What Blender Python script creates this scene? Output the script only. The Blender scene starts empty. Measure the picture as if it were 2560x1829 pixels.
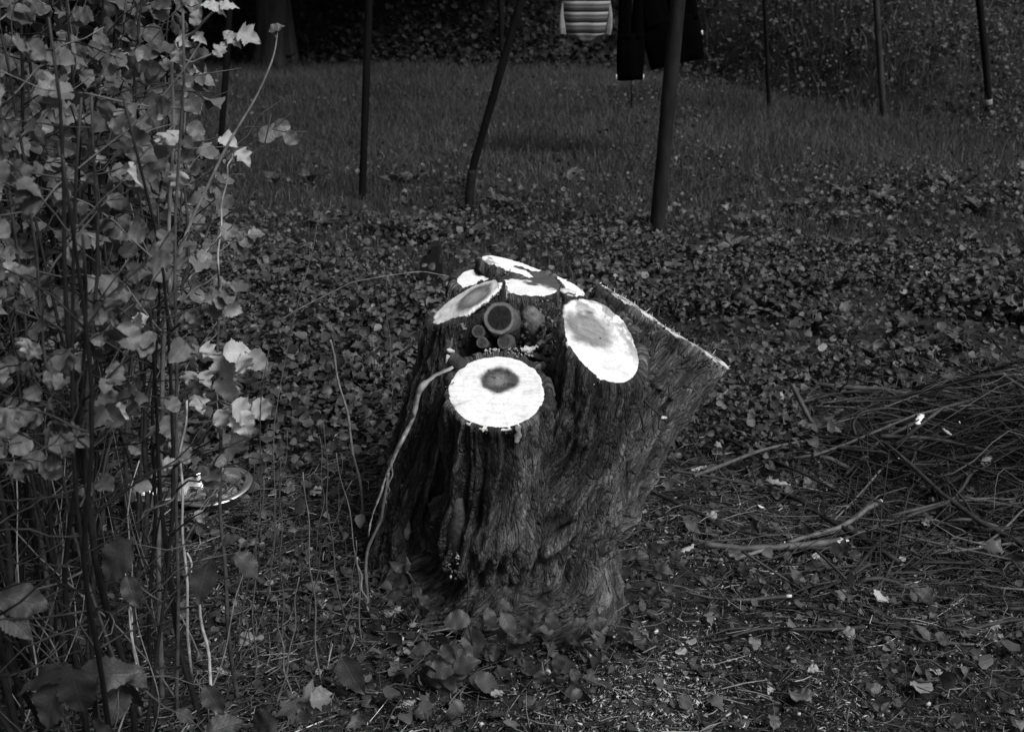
import bpy, math, random
import numpy as np
from mathutils import Vector, Matrix
random.seed(7)
RNG = np.random.default_rng(7)
C = bpy.context.scene.collection
SC = bpy.context.scene

# ------------------------------------------------------------------ camera, sky, sun, exposure
FPX = 2745.0                      # focal length in pixels of the 2560 px wide photograph
PITCH = math.radians(21.8)
CAMZ = 1.6
cam_d = bpy.data.cameras.new('camera')
cam_d.sensor_width = 36.0
cam_d.lens = 36.0 * FPX / 2560.0
cam_d.clip_start = 0.05
cam_d.clip_end = 500
cam_d.dof.use_dof = True
cam_d.dof.focus_distance = 2.75
cam_d.dof.aperture_fstop = 7.0
cam = bpy.data.objects.new('camera', cam_d)
C.objects.link(cam)
cam.location = (0, 0, CAMZ)
cam.rotation_euler = (math.pi / 2 - PITCH, 0, 0)
SC.camera = cam

SUN_EL, SUN_AZ = math.radians(52), math.radians(132)      # azimuth clockwise from +Y: behind the camera, to the right
world = bpy.data.worlds.new('World')
SC.world = world
world.use_nodes = True
wn, wl = world.node_tree.nodes, world.node_tree.links
for n in list(wn):
    wn.remove(n)
wo = wn.new('ShaderNodeOutputWorld')
wb = wn.new('ShaderNodeBackground')
wsky = wn.new('ShaderNodeTexSky')
wsky.sky_type = 'NISHITA'
wsky.sun_disc = False
wsky.sun_elevation = SUN_EL
wsky.sun_rotation = SUN_AZ
wsky.dust_density = 3.0
wbw = wn.new('ShaderNodeRGBToBW')                          # black-and-white photograph: the grey value of the sky
wl.new(wsky.outputs[0], wbw.inputs[0])
wl.new(wbw.outputs[0], wb.inputs[0])
wl.new(wb.outputs[0], wo.inputs[0])
wb.inputs[1].default_value = 0.05
sun_d = bpy.data.lights.new('sun', 'SUN')
sun_d.energy = 2.0
sun_d.angle = math.radians(20)
sun = bpy.data.objects.new('sun', sun_d)
C.objects.link(sun)
sd = Vector((math.sin(SUN_AZ) * math.cos(SUN_EL), math.cos(SUN_AZ) * math.cos(SUN_EL), math.sin(SUN_EL)))
sun.rotation_euler = sd.to_track_quat('Z', 'Y').to_euler()
vs = SC.view_settings
vs.view_transform = 'Standard'
vs.look = 'None'
vs.gamma = 1.0
vs.exposure = 0.74
vs.use_curve_mapping = False

# ------------------------------------------------------------------ helpers: tags, pixels, noise
def tag(o, label=None, cat=None, group=None, kind=None):
    if label: o['label'] = label
    if cat: o['category'] = cat
    if group: o['group'] = group
    if kind: o['kind'] = kind
    return o

def empty(name, loc, label, cat, group=None):
    o = bpy.data.objects.new(name, None)
    o.empty_display_size = 0.05
    C.objects.link(o)
    o.location = loc
    return tag(o, label, cat, group)

_h1, _h2, _h3 = 374761393, 668265263, 2147483647
def _hash(ix, iy, iz, seed):
    h = (ix * 374761393 + iy * 668265263 + iz * 1274126177 + seed * 974634777).astype(np.int64) & 0xffffffff
    h = ((h ^ (h >> 13)) * 1274126177) & 0xffffffff
    h = ((h ^ (h >> 16)) * 2246822519) & 0xffffffff
    return ((h ^ (h >> 15)) & 0xffffff) / float(0xffffff)

def vnoise(p, seed=0):
    """value noise in 0..1 at p (n,3)"""
    p = np.asarray(p, dtype=np.float64)
    i = np.floor(p).astype(np.int64)
    f = p - i
    f = f * f * f * (f * (f * 6 - 15) + 10)
    r = 0
    for dx in (0, 1):
        wx = f[:, 0] if dx else 1 - f[:, 0]
        for dy in (0, 1):
            wy = f[:, 1] if dy else 1 - f[:, 1]
            for dz in (0, 1):
                wz = f[:, 2] if dz else 1 - f[:, 2]
                r = r + wx * wy * wz * _hash(i[:, 0] + dx, i[:, 1] + dy, i[:, 2] + dz, seed)
    return r

def fbm(p, seed=0, octv=3, gain=0.5):
    p = np.asarray(p, dtype=np.float64)
    a, s, t = 1.0, 0, 0
    for k in range(octv):
        s = s + a * vnoise(p * (2.03 ** k), seed + 17 * k)
        t += a
        a *= gain
    return s / t

def n2(x, y, s, seed=0, octv=3):
    x = np.atleast_1d(np.asarray(x, float)); y = np.atleast_1d(np.asarray(y, float))
    return fbm(np.stack([x * s, y * s, np.zeros_like(x)], 1), seed, octv)

def sstep(a, b, x):
    t = np.clip((np.asarray(x, float) - a) / (b - a), 0, 1)
    return t * t * (3 - 2 * t)

def gz(x, y):
    """height of the ground"""
    x = np.atleast_1d(np.asarray(x, float)); y = np.atleast_1d(np.asarray(y, float))
    yb = 13.6 - 4.6 * sstep(1.0, 4.0, x)
    t = np.maximum(y - yb, 0)
    bank = 3.2 * (1 - np.exp(-t * 0.17)) * sstep(0, 1.2, t)
    bumps = (n2(x, y, 1.1, 3, 2) - 0.5) * 0.07 + (n2(x, y, 0.35, 9, 2) - 0.5) * 0.12 * sstep(3.5, 6, y)
    mound = 0.05 * np.exp(-((x + 0.04) ** 2 + (y - 2.45) ** 2) / 0.25)
    return bank + bumps * sstep(-2, 1, y) + mound

def ray(px, py):
    dx, dy = (px - 1280.0) / FPX, -(py - 914.5) / FPX
    sp, cp = math.sin(PITCH), math.cos(PITCH)
    return np.array([dx, cp + dy * sp, -sp + dy * cp])

def P(px, py, Y):
    """the place that the photograph shows at a pixel, at distance Y"""
    d = ray(px, py)
    return np.array([0, 0, CAMZ]) + d * (Y / d[1])

def G(px, py):
    """the place on the ground that the photograph shows at a pixel"""
    d = ray(px, py)
    z = 0.0
    p = None
    for _ in range(12):
        t = (z - CAMZ) / d[2]
        p = np.array([0, 0, CAMZ]) + d * t
        if p[1] > 40: break
        z = 0.6 * z + 0.4 * float(gz(p[0], p[1])[0])
    p[2] = float(gz(p[0], p[1])[0])
    return p

def vis(p):
    """rough pixel of a point (n,3) -> px, py, depth"""
    p = np.atleast_2d(p)
    sp, cp = math.sin(PITCH), math.cos(PITCH)
    y, z = p[:, 1], p[:, 2] - CAMZ
    dep = y * cp - z * sp
    up = y * sp + z * cp
    return 1280 + FPX * p[:, 0] / dep, 914.5 - FPX * up / dep, dep

# ------------------------------------------------------------------ helpers: meshes
def mesh_from(name, V, F, mat=None, smooth=True, attrs=None):
    """F: array (n,k) or list of such arrays"""
    V = np.asarray(V, dtype=np.float32)
    Fs = F if isinstance(F, list) else [F]
    Fs = [np.asarray(f, dtype=np.int32) for f in Fs if len(f)]
    me = bpy.data.meshes.new(name)
    me.vertices.add(len(V))
    me.vertices.foreach_set('co', V.ravel())
    loops = np.concatenate([f.ravel() for f in Fs])
    tot = np.concatenate([np.full(len(f), f.shape[1], np.int32) for f in Fs])
    start = np.concatenate([[0], np.cumsum(tot)[:-1]]).astype(np.int32)
    me.loops.add(len(loops))
    me.loops.foreach_set('vertex_index', loops)
    me.polygons.add(len(tot))
    me.polygons.foreach_set('loop_start', start)
    me.polygons.foreach_set('loop_total', tot)
    me.update(calc_edges=True)
    if smooth:
        me.polygons.foreach_set('use_smooth', np.ones(len(tot), dtype=bool))
    for k, a in (attrs or {}).items():
        a = np.asarray(a, dtype=np.float32)
        if a.ndim == 1:
            at = me.attributes.new(k, 'FLOAT', 'POINT')
            at.data.foreach_set('value', a)
        else:
            at = me.attributes.new(k, 'FLOAT_VECTOR', 'POINT')
            at.data.foreach_set('vector', a.ravel())
    if mat: me.materials.append(mat)
    return me

def link(name, me, parent=None, loc=None):
    o = bpy.data.objects.new(name, me)
    C.objects.link(o)
    if parent is not None: o.parent = parent
    if loc is not None: o.location = loc
    return o

class Acc:
    def __init__(s):
        s.V, s.F, s.A, s.n = [], {}, {}, 0
    def add(s, V, F, **attrs):
        V = np.asarray(V, float)
        for f in (F if isinstance(F, list) else [F]):
            f = np.asarray(f)
            if len(f): s.F.setdefault(f.shape[1], []).append(f + s.n)
        for k, a in attrs.items():
            s.A.setdefault(k, []).append(np.broadcast_to(np.asarray(a, float), (len(V),)) if np.ndim(a) < 2 else a)
        s.V.append(V)
        s.n += len(V)
    def mesh(s, name, mat, smooth=True):
        return mesh_from(name, np.concatenate(s.V), [np.concatenate(f) for f in s.F.values()], mat, smooth,
                         {k: np.concatenate(a) for k, a in s.A.items()})

def tube(pts, radii, sides=6, cap=True, flat=1.0):
    pts = np.asarray(pts, float)
    n = len(pts)
    radii = np.broadcast_to(np.asarray(radii, float), (n,))
    T = np.gradient(pts, axis=0)
    T /= np.linalg.norm(T, axis=1, keepdims=True) + 1e-12
    a = np.array([0, 0, 1.0]) if abs(T[0, 2]) < 0.9 else np.array([1.0, 0, 0])
    U = np.zeros_like(pts)
    u = np.cross(T[0], a); u /= np.linalg.norm(u)
    for i in range(n):
        u = u - T[i] * np.dot(u, T[i]); u /= np.linalg.norm(u) + 1e-12
        U[i] = u
    W = np.cross(T, U)
    th = np.linspace(0, 2 * np.pi, sides, endpoint=False)
    ring = (np.cos(th)[None, :, None] * U[:, None, :] + flat * np.sin(th)[None, :, None] * W[:, None, :]) * radii[:, None, None]
    V = (pts[:, None, :] + ring).reshape(-1, 3)
    i = np.arange(n - 1)[:, None] * sides
    j = np.arange(sides)[None, :]
    j2 = (j + 1) % sides
    F = [np.stack([i + j, i + j2, i + sides + j2, i + sides + j], -1).reshape(-1, 4)]
    if cap:
        V = np.concatenate([V, pts[:1], pts[-1:]])
        k = n * sides
        jj = np.arange(sides)
        F.append(np.concatenate([np.stack([(jj + 1) % sides, jj, np.full(sides, k)], 1),
                                 np.stack([(n - 1) * sides + jj, (n - 1) * sides + (jj + 1) % sides, np.full(sides, k + 1)], 1)]))
    return V, F

def wander(p0, p1, n=10, amp=0.05, seed=None, sag=0.0):
    """a crooked line from p0 to p1"""
    rg = np.random.default_rng(seed) if seed is not None else RNG
    p0, p1 = np.asarray(p0, float), np.asarray(p1, float)
    t = np.linspace(0, 1, n)
    L = np.linalg.norm(p1 - p0)
    pts = p0 + (p1 - p0) * t[:, None]
    off = np.zeros((n, 3))
    for k in (1, 2, 3, 5):
        ph = rg.uniform(0, 6.28, 3)
        off += np.sin(t[:, None] * np.pi * k + ph) * rg.normal(0, 1, 3) / k ** 1.2
    off = off - (off[0] * (1 - t[:, None]) + off[-1] * t[:, None])
    pts = pts + off * amp * L * 0.5
    pts[:, 2] -= sag * np.sin(t * np.pi) * L
    return pts

def stamp(tV, tF, R, loc):
    """copies of a template: R (N,3,3) incl. scale, loc (N,3) -> V, F"""
    N, n = len(loc), len(tV)
    V = (np.einsum('nij,vj->nvi', R, tV) + loc[:, None, :]).reshape(-1, 3)
    F = [(f[None] + (np.arange(N) * n)[:, None, None]).reshape(-1, f.shape[1]) for f in (tF if isinstance(tF, list) else [tF])]
    return V, F

def frames(tip, nrm):
    """rotation matrices whose +Y is tip and +Z near nrm"""
    tip = tip / (np.linalg.norm(tip, axis=1, keepdims=True) + 1e-9)
    x = np.cross(tip, nrm); x /= np.linalg.norm(x, axis=1, keepdims=True) + 1e-9
    z = np.cross(x, tip)
    return np.stack([x, tip, z], 2)

# ------------------------------------------------------------------ materials (all grey: the photograph is black and white)
def new_mat(name):
    m = bpy.data.materials.new(name)
    m.use_nodes = True
    nt = m.node_tree
    for n in list(nt.nodes):
        if n.type != 'OUTPUT_MATERIAL': nt.nodes.remove(n)
    out = [n for n in nt.nodes if n.type == 'OUTPUT_MATERIAL'][0]
    b = nt.nodes.new('ShaderNodeBsdfPrincipled')
    nt.links.new(b.outputs[0], out.inputs[0])
    return m, nt, b, out

def N(nt, t, **k):
    n = nt.nodes.new(t)
    for a, v in k.items(): setattr(n, a, v)
    return n

def math_node(nt, op, a, b=None, clamp=False):
    n = N(nt, 'ShaderNodeMath', operation=op)
    n.use_clamp = clamp
    for i, v in enumerate((a, b)):
        if v is None: continue
        if isinstance(v, (int, float)): n.inputs[i].default_value = v
        else: nt.links.new(v, n.inputs[i])
    return n.outputs[0]

def noise_node(nt, scale, detail=4, rough=0.55, vec=None, dist=0.0):
    n = N(nt, 'ShaderNodeTexNoise')
    n.inputs['Scale'].default_value = scale
    n.inputs['Detail'].default_value = detail
    n.inputs['Roughness'].default_value = rough
    n.inputs['Distortion'].default_value = dist
    if vec is not None: nt.links.new(vec, n.inputs['Vector'])
    return n.outputs[0]

def maprange(nt, v, a, b, c, d):
    n = N(nt, 'ShaderNodeMapRange')
    nt.links.new(v, n.inputs[0])
    for i, x in enumerate((a, b, c, d)): n.inputs[i + 1].default_value = x
    return n.outputs[0]

def bump(nt, b, h, strength, dist):
    n = N(nt, 'ShaderNodeBump')
    n.inputs['Strength'].default_value = strength
    n.inputs['Distance'].default_value = dist
    nt.links.new(h, n.inputs['Height'])
    nt.links.new(n.outputs[0], b.inputs['Normal'])

def obj_vec(nt, scale=(1, 1, 1)):
    tc = N(nt, 'ShaderNodeTexCoord')
    mp = N(nt, 'ShaderNodeMapping')
    mp.inputs['Scale'].default_value = scale
    nt.links.new(tc.outputs['Object'], mp.inputs[0])
    return mp.outputs[0]

def attr(nt, name, vec=False):
    a = N(nt, 'ShaderNodeAttribute')
    a.attribute_name = name
    return a.outputs['Vector'] if vec else a.outputs['Fac']

def grey_mat(name, lo, hi, scale=30, rough=0.7, tone=None, stretch=(1, 1, 1), bmp=0.4, bdist=0.004, spec=0.3, objrand=0.0, metal=0.0, detail=5):
    """grey between lo and hi by noise; tone: name of a per-vertex factor that multiplies it; objrand: spread from object to object"""
    m, nt, b, out = new_mat(name)
    v = obj_vec(nt, stretch)
    n = noise_node(nt, scale, detail, 0.6, v)
    col = maprange(nt, n, 0.3, 0.7, lo, hi)
    if tone: col = math_node(nt, 'MULTIPLY', col, attr(nt, tone))
    if objrand:
        oi = N(nt, 'ShaderNodeObjectInfo')
        col = math_node(nt, 'MULTIPLY', col, maprange(nt, oi.outputs['Random'], 0, 1, 1 - objrand, 1 + objrand))
    nt.links.new(col, b.inputs['Base Color'])
    b.inputs['Roughness'].default_value = rough
    b.inputs['Specular IOR Level'].default_value = spec
    b.inputs['Metallic'].default_value = metal
    if bmp: bump(nt, b, n, bmp, bdist)
    return m

def leaf_mat(name, lo, hi, rough=0.5, spec=0.4, trans=0.25, tone='tone', objrand=0.0, spots=0.0):
    """leaf: veins from the leaf's own coordinates (attribute lf), blotches, light that comes through"""
    m, nt, b, out = new_mat(name)
    lf = attr(nt, 'lf', True)
    sep = N(nt, 'ShaderNodeSeparateXYZ')
    nt.links.new(lf, sep.inputs[0])
    ax = math_node(nt, 'ABSOLUTE', sep.outputs[0])
    # side veins run forward from the midrib
    w = math_node(nt, 'SUBTRACT', sep.outputs[1], math_node(nt, 'MULTIPLY', ax, 0.9))
    sv = math_node(nt, 'ABSOLUTE', math_node(nt, 'SINE', math_node(nt, 'MULTIPLY', w, 22.0)))
    vein = math_node(nt, 'MINIMUM', maprange(nt, sv, 0, 0.18, 0, 1), maprange(nt, ax, 0, 0.03, 0, 1))
    tc = N(nt, 'ShaderNodeTexCoord')
    n = noise_node(nt, 28, 4, 0.6, tc.outputs['Object'])
    col = maprange(nt, n, 0.3, 0.7, lo, hi)
    col = math_node(nt, 'MULTIPLY', col, maprange(nt, vein, 0, 1, 1.22, 1.0))
    if spots:
        sp = noise_node(nt, 120, 2, 0.5, tc.outputs['Object'])
        col = math_node(nt, 'MULTIPLY', col, maprange(nt, sp, 0.62, 0.72, 1, 1 - spots))
    if tone: col = math_node(nt, 'MULTIPLY', col, attr(nt, tone))
    if objrand:
        oi = N(nt, 'ShaderNodeObjectInfo')
        col = math_node(nt, 'MULTIPLY', col, maprange(nt, oi.outputs['Random'], 0, 1, 1 - objrand, 1 + objrand))
    nt.links.new(col, b.inputs['Base Color'])
    b.inputs['Roughness'].default_value = rough
    b.inputs['Specular IOR Level'].default_value = spec
    h = math_node(nt, 'ADD', math_node(nt, 'MULTIPLY', vein, 0.6), n)
    bump(nt, b, h, 0.35, 0.002)
    if trans:
        tr = N(nt, 'ShaderNodeBsdfTranslucent')
        nt.links.new(col, tr.inputs[0])
        mx = N(nt, 'ShaderNodeMixShader')
        mx.inputs[0].default_value = trans
        nt.links.new(b.outputs[0], mx.inputs[1]); nt.links.new(tr.outputs[0], mx.inputs[2])
        nt.links.new(mx.outputs[0], out.inputs[0])
    return m

M = {}
def bark_mat():
    m, nt, b, out = new_mat('stump_bark')
    fib = attr(nt, 'fib', True)
    mp = N(nt, 'ShaderNodeMapping'); mp.inputs['Scale'].default_value = (1, 1, 0.23)
    nt.links.new(fib, mp.inputs[0])
    wob = N(nt, 'ShaderNodeTexNoise'); wob.inputs['Scale'].default_value = 38; wob.inputs['Detail'].default_value = 3
    nt.links.new(mp.outputs[0], wob.inputs['Vector'])
    vm = N(nt, 'ShaderNodeVectorMath', operation='MULTIPLY_ADD')
    nt.links.new(wob.outputs['Color'], vm.inputs[0]); vm.inputs[1].default_value = (.022, .022, .022)
    nt.links.new(mp.outputs[0], vm.inputs[2])
    vv = vm.outputs[0]
    n1 = noise_node(nt, 120, 7, 0.7, vv)
    n2_ = noise_node(nt, 420, 4, 0.65, vv)
    n3_ = noise_node(nt, 520, 3, 0.65, fib)
    def vor(scale, feat):
        v = N(nt, 'ShaderNodeTexVoronoi'); v.inputs['Scale'].default_value = scale; v.feature = feat
        nt.links.new(vv, v.inputs['Vector'])
        return v
    ve, vc = vor(72, 'DISTANCE_TO_EDGE'), vor(72, 'F1')
    ve2, vc2 = vor(170, 'DISTANCE_TO_EDGE'), vor(170, 'F1')
    def bwv(v):
        q = N(nt, 'ShaderNodeRGBToBW'); nt.links.new(v.outputs['Color'], q.inputs[0]); return q.outputs[0]
    c1, c2 = bwv(vc), bwv(vc2)
    fiss = maprange(nt, ve.outputs[0], 0.0, 0.10, 0, 1)
    fiss2 = maprange(nt, ve2.outputs[0], 0.0, 0.14, 0, 1)
    tone = attr(nt, 'tone')
    col = maprange(nt, n1, 0.3, 0.72, 0.35, 1.65)
    col = math_node(nt, 'MULTIPLY', col, tone)
    col = math_node(nt, 'MULTIPLY', col, maprange(nt, n2_, 0.3, 0.7, 0.6, 1.4))
    col = math_node(nt, 'MULTIPLY', col, maprange(nt, n3_, 0.35, 0.7, 0.7, 1.5))
    col = math_node(nt, 'MULTIPLY', col, maprange(nt, c1, 0.15, 0.85, 0.70, 1.35))
    col = math_node(nt, 'MULTIPLY', col, maprange(nt, c2, 0.15, 0.85, 0.75, 1.25))
    nt.links.new(col, b.inputs['Base Color'])
    b.inputs['Roughness'].default_value = 0.7
    b.inputs['Specular IOR Level'].default_value = 0.4
    h = math_node(nt, 'ADD', n1, math_node(nt, 'MULTIPLY', fiss, 0.5))
    h = math_node(nt, 'ADD', h, math_node(nt, 'MULTIPLY', c1, 0.36))
    h = math_node(nt, 'ADD', h, math_node(nt, 'MULTIPLY', math_node(nt, 'ADD', fiss2, c2), 0.22))
    h = math_node(nt, 'ADD', h, math_node(nt, 'MULTIPLY', n2_, 0.4))
    bump(nt, b, h, 1.0, 0.016)
    return m
M['bark'] = bark_mat()

def wood_mat():
    m, nt, b, out = new_mat('cut_wood')
    v = obj_vec(nt, (1, 1, 1))
    n = noise_node(nt, 220, 4, 0.6, v)
    v2 = obj_vec(nt, (14, 200, 40))
    s = noise_node(nt, 1.0, 3, 0.6, v2)
    col = math_node(nt, 'MULTIPLY', attr(nt, 'tone'), maprange(nt, n, 0.3, 0.7, 0.86, 1.1))
    col = math_node(nt, 'MULTIPLY', col, maprange(nt, s, 0.35, 0.65, 0.9, 1.06))
    nt.links.new(col, b.inputs['Base Color'])
    b.inputs['Roughness'].default_value = 0.8
    b.inputs['Specular IOR Level'].default_value = 0.2
    bump(nt, b, math_node(nt, 'ADD', n, s), 0.5, 0.003)
    return m
M['wood'] = wood_mat()

# ------------------------------------------------------------------ the stump
def seg_sdf(p, a, b, ra, rb):
    a, b = np.asarray(a, np.float32), np.asarray(b, np.float32)
    ab = b - a
    t = np.clip(((p - a) @ ab) / float(ab @ ab), 0, 1)
    q = p - a - t[..., None] * ab
    return np.sqrt((q * q).sum(-1)) - (ra + (rb - ra) * t)

def smin(a, b, k):
    h = np.clip(0.5 + 0.5 * (b - a) / k, 0, 1)
    return b + (a - b) * h - k * h * (1 - h)

def nv(*v):
    v = np.array(v, float)
    return v / np.linalg.norm(v)

# each limb: chains of (point, radius), the plane of the saw cut (point, normal)
tA, nA = P(1243, 980, 2.27), nv(0.02, -0.41, 1)
tB, nB = P(1500, 846, 2.36), nv(0.44, -0.70, 1)
tC, nC = P(1658, 823, 2.60), nv(0.66, 0.24, 1)
tE, nE = P(1168, 754, 2.55), nv(-0.58, -0.06, 1)
tD, nD = P(1270, 708, 2.72), nv(0.06, -0.14, 1)
tD2, nD2 = P(1310, 686, 2.80), nv(0.36, 0.0, 1)
eC = nv(0.158, 0.0, -0.108)
LIMBS = {
    'front':  dict(ch=[[((-.05, 2.38, -.06), .17), ((-.045, 2.33, .28), .130), (tA + nv(0, -.05, 1) * .02, .112), (tA + nv(0, -.05, 1) * .16, .110)]], cut=(tA, nA)),
    'right':  dict(ch=[[((.02, 2.40, -.06), .2), ((.125, 2.36, .34), .120), (tB - np.array([.0, 0, .1]), .096), (tB + np.array([.003, 0, .2]), .089)]], cut=(tB, nB)),
    'slant':  dict(ch=[[((.04, 2.55, -.05), .17), (tC - .075 * eC - nC * .30, .11), (tC - .09 * eC + nC * .05, .105), (tC - .09 * eC + nC * .12, .105)],
                       [((-.13, 2.30, -.06), .12), ((.06, 2.34, .13), .125), ((.18, 2.44, .27), .12), (tC + .06 * eC - nC * .14, .112), (tC + .083 * eC + nC * .02, .108), (tC + .083 * eC + nC * .12, .108)]], cut=(tC, nC)),
    'left':   dict(ch=[[((-.28, 2.47, -.06), .11), ((-.22, 2.52, .25), .095), ((-.15, 2.54, .5), .092), (tE - np.array([0, 0, .03]), .084), (tE + np.array([.0, 0, .16]), .084)]], cut=(tE, nE)),
    'back':   dict(ch=[[((0, 2.6, 0), .2), (tD - np.array([.05, 0, .2]), .10), (tD + np.array([-.055, .0, .1]), .082)],
                       [((0.02, 2.6, 0), .2), (tD - np.array([-.05, 0, .2]), .10), (tD + np.array([.06, .0, .1]), .078)]], cut=(tD, nD)),
    'slab':   dict(ch=[[((0, 2.75, 0), .17), (tD2 + np.array([k, .01 - abs(k) * .2, -.1]), .05), (tD2 + np.array([k, .01 - abs(k) * .2, .1]), .034)] for k in (-.085, -.04, 0, .04, .08, .115)], cut=(tD2, nD2)),
}
BODY = [
    ((0, 2.48, -.1), .29, (0.02, 2.52, .36), .165),
    ((-.02, 2.58, .3), .17, (-.01, 2.60, .46), .14),
    ((-.25, 2.42, -.06), .13, (-.17, 2.45, .22), .10),
    ((-.05, 2.25, -.08), .13, (-.04, 2.33, .16), .12),
    ((.12, 2.26, -.08), .14, (.10, 2.38, .2), .13),
    ((-.20, 2.28, -.10), .09, (-.14, 2.38, .12), .10),
]
def limb_sdf(p, L):
    d = None
    for ch in L['ch']:
        dd = None
        for (a, ra), (b, rb) in zip(ch[:-1], ch[1:]):
            e = seg_sdf(p, a, b, ra, rb)
            dd = e if dd is None else smin(dd, e, 0.03)
        d = dd if d is None else smin(d, dd, 0.05)
    return d

def stump_field(p):
    d = None
    for (a, ra, b, rb) in BODY:
        e = seg_sdf(p, a, b, ra, rb)
        d = e if d is None else smin(d, e, 0.05)
    for nm, L in LIMBS.items():
        pt, n = L['cut']
        e = np.maximum(limb_sdf(p, L), ((p - np.asarray(pt, np.float32)) @ np.asarray(n, np.float32)))
        d = smin(d, e, 0.016)
    # rotten hollow left of the front limb, crotch between the limbs
    for a, b, r in (((-.185, 2.34, .42), (-.185, 2.38, .18), .062), ((-.03, 2.44, .80), (.06, 2.46, .72), .095)):
        h = -seg_sdf(p, a, b, r, r)
        d = -smin(-d, -h, 0.03)
    return d

def surface_nets(lo, hi, step, f):
    n = [int(math.ceil((h - l) / step)) + 1 for l, h in zip(lo, hi)]
    ax = [(l + step * np.arange(k)).astype(np.float32) for l, k in zip(lo, n)]
    D = np.empty(n, np.float32)
    Yg, Zg = np.meshgrid(ax[1], ax[2], indexing='ij')
    for i0 in range(0, n[0], 8):
        xs = ax[0][i0:i0 + 8]
        p = np.empty((len(xs), n[1], n[2], 3), np.float32)
        p[..., 0] = xs[:, None, None]; p[..., 1] = Yg; p[..., 2] = Zg
        D[i0:i0 + 8] = f(p)
    S = D < 0
    cnt = np.zeros([k - 1 for k in n], np.float32)
    acc = np.zeros([k - 1 for k in n] + [3], np.float32)
    corners = [(a, b, c) for a in (0, 1) for b in (0, 1) for c in (0, 1)]
    def sl(o): return tuple(slice(o[k], n[k] - 1 + o[k]) for k in range(3))
    for a in corners:
        for k in range(3):
            if a[k]: continue
            b = list(a); b[k] = 1
            da, db = D[sl(a)], D[sl(b)]
            cr = (da < 0) != (db < 0)
            t = np.where(cr, da / np.where(cr, da - db, 1), 0)
            cnt += cr
            for q in range(3):
                acc[..., q] += np.where(cr, (t if q == k else a[q]), 0)
    has = cnt > 0
    idx = np.full(has.shape, -1, np.int64)
    idx[has] = np.arange(has.sum())
    cell = np.argwhere(has)
    V = (cell + acc[has] / cnt[has][:, None]) * step + np.array(lo)
    Fq = []
    for k in range(3):
        u, v = (k + 1) % 3, (k + 2) % 3
        a = [slice(None)] * 3; b = [slice(None)] * 3
        a[k] = slice(0, n[k] - 1); b[k] = slice(1, n[k])
        A, B = S[tuple(a)], S[tuple(b)]
        for flip in (False, True):
            e = np.argwhere((A & ~B) if not flip else (~A & B))
            e = e[(e[:, u] > 0) & (e[:, v] > 0) & (e[:, u] < n[u] - 1) & (e[:, v] < n[v] - 1)]
            c00 = e.copy(); c00[:, u] -= 1; c00[:, v] -= 1
            c10 = e.copy(); c10[:, v] -= 1
            c11 = e
            c01 = e.copy(); c01[:, u] -= 1
            q = np.stack([idx[tuple(c.T)] for c in (c00, c10, c11, c01)], 1)
            q = q[(q >= 0).all(1)]
            Fq.append(q[:, ::-1] if flip else q)
    return V, np.concatenate(Fq)

def grad(f, p, e=0.004):
    g = np.zeros_like(p)
    for k in range(3):
        o = np.zeros(3); o[k] = e
        g[:, k] = f((p + o).astype(np.float32)) - f((p - o).astype(np.float32))
    return g / (np.linalg.norm(g, axis=1, keepdims=True) + 1e-9)

def subdivide_quads(V, F):
    """one linear subdivision of a quad mesh"""
    E = np.sort(np.concatenate([F[:, [0, 1]], F[:, [1, 2]], F[:, [2, 3]], F[:, [3, 0]]]), 1)
    key = E[:, 0].astype(np.int64) * len(V) + E[:, 1]
    uk, inv = np.unique(key, return_inverse=True)
    ev = (V[uk // len(V)] + V[uk % len(V)]) / 2
    fv = V[F].mean(1)
    m, nvv, ne = len(F), len(V), len(uk)
    e = (inv.reshape(4, m).T) + nvv
    c = np.arange(m) + nvv + ne
    F2 = np.concatenate([np.stack([F[:, k], e[:, k], c, e[:, (k + 3) % 4]], 1) for k in range(4)])
    return np.concatenate([V, ev, fv]), F2

def fibre_coords(p):
    """bark coordinates: round the limb, along the limb; taken from the limb that owns the point"""
    axes = []
    for nm, L in LIMBS.items():
        if nm == 'slab': continue
        axes.append([(np.array(a), r) for a, r in L['ch'][0]])
    axes.append([(np.array(LIMBS['slant']['ch'][1][k][0]), .12) for k in range(6)])
    best = np.full(len(p), 1e9); out = np.zeros((len(p), 3)); per = []
    for ai, ch in enumerate(axes):
        bd = np.full(len(p), 1e9); c = np.zeros((len(p), 3)); s0 = 0
        for (a, ra), (b, rb) in zip(ch[:-1], ch[1:]):
            ab = b - a; L = np.linalg.norm(ab); t = ((p - a) @ ab) / (L * L)
            tc = np.clip(t, 0, 1)
            q = p - a - tc[:, None] * ab
            d = np.linalg.norm(q, axis=1) - (ra + (rb - ra) * tc)
            th = np.arctan2(q[:, 1], q[:, 0])
            m = d < bd
            s = s0 + t * L
            R = 0.13
            kt = (-3.2, -5.0, -5.0, 0.3, 0.4, -5.0)[ai]
            tw = th + kt * np.minimum(s, .26 + .12 * sstep(.26, .6, s))
            c[m] = np.stack([np.cos(tw) * R + ai * 3.1, np.sin(tw) * R, s], 1)[m]
            bd = np.where(m, d, bd); s0 += L
        per.append((bd, c))
        m = bd < best
        out[m] = c[m]; best = np.where(m, bd, best)
    W = np.stack([np.exp(-np.maximum(b - best, 0) / 0.012) for b, c in per], 1)
    W /= W.sum(1, keepdims=True)
    return out, W, [c for b, c in per]

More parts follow.
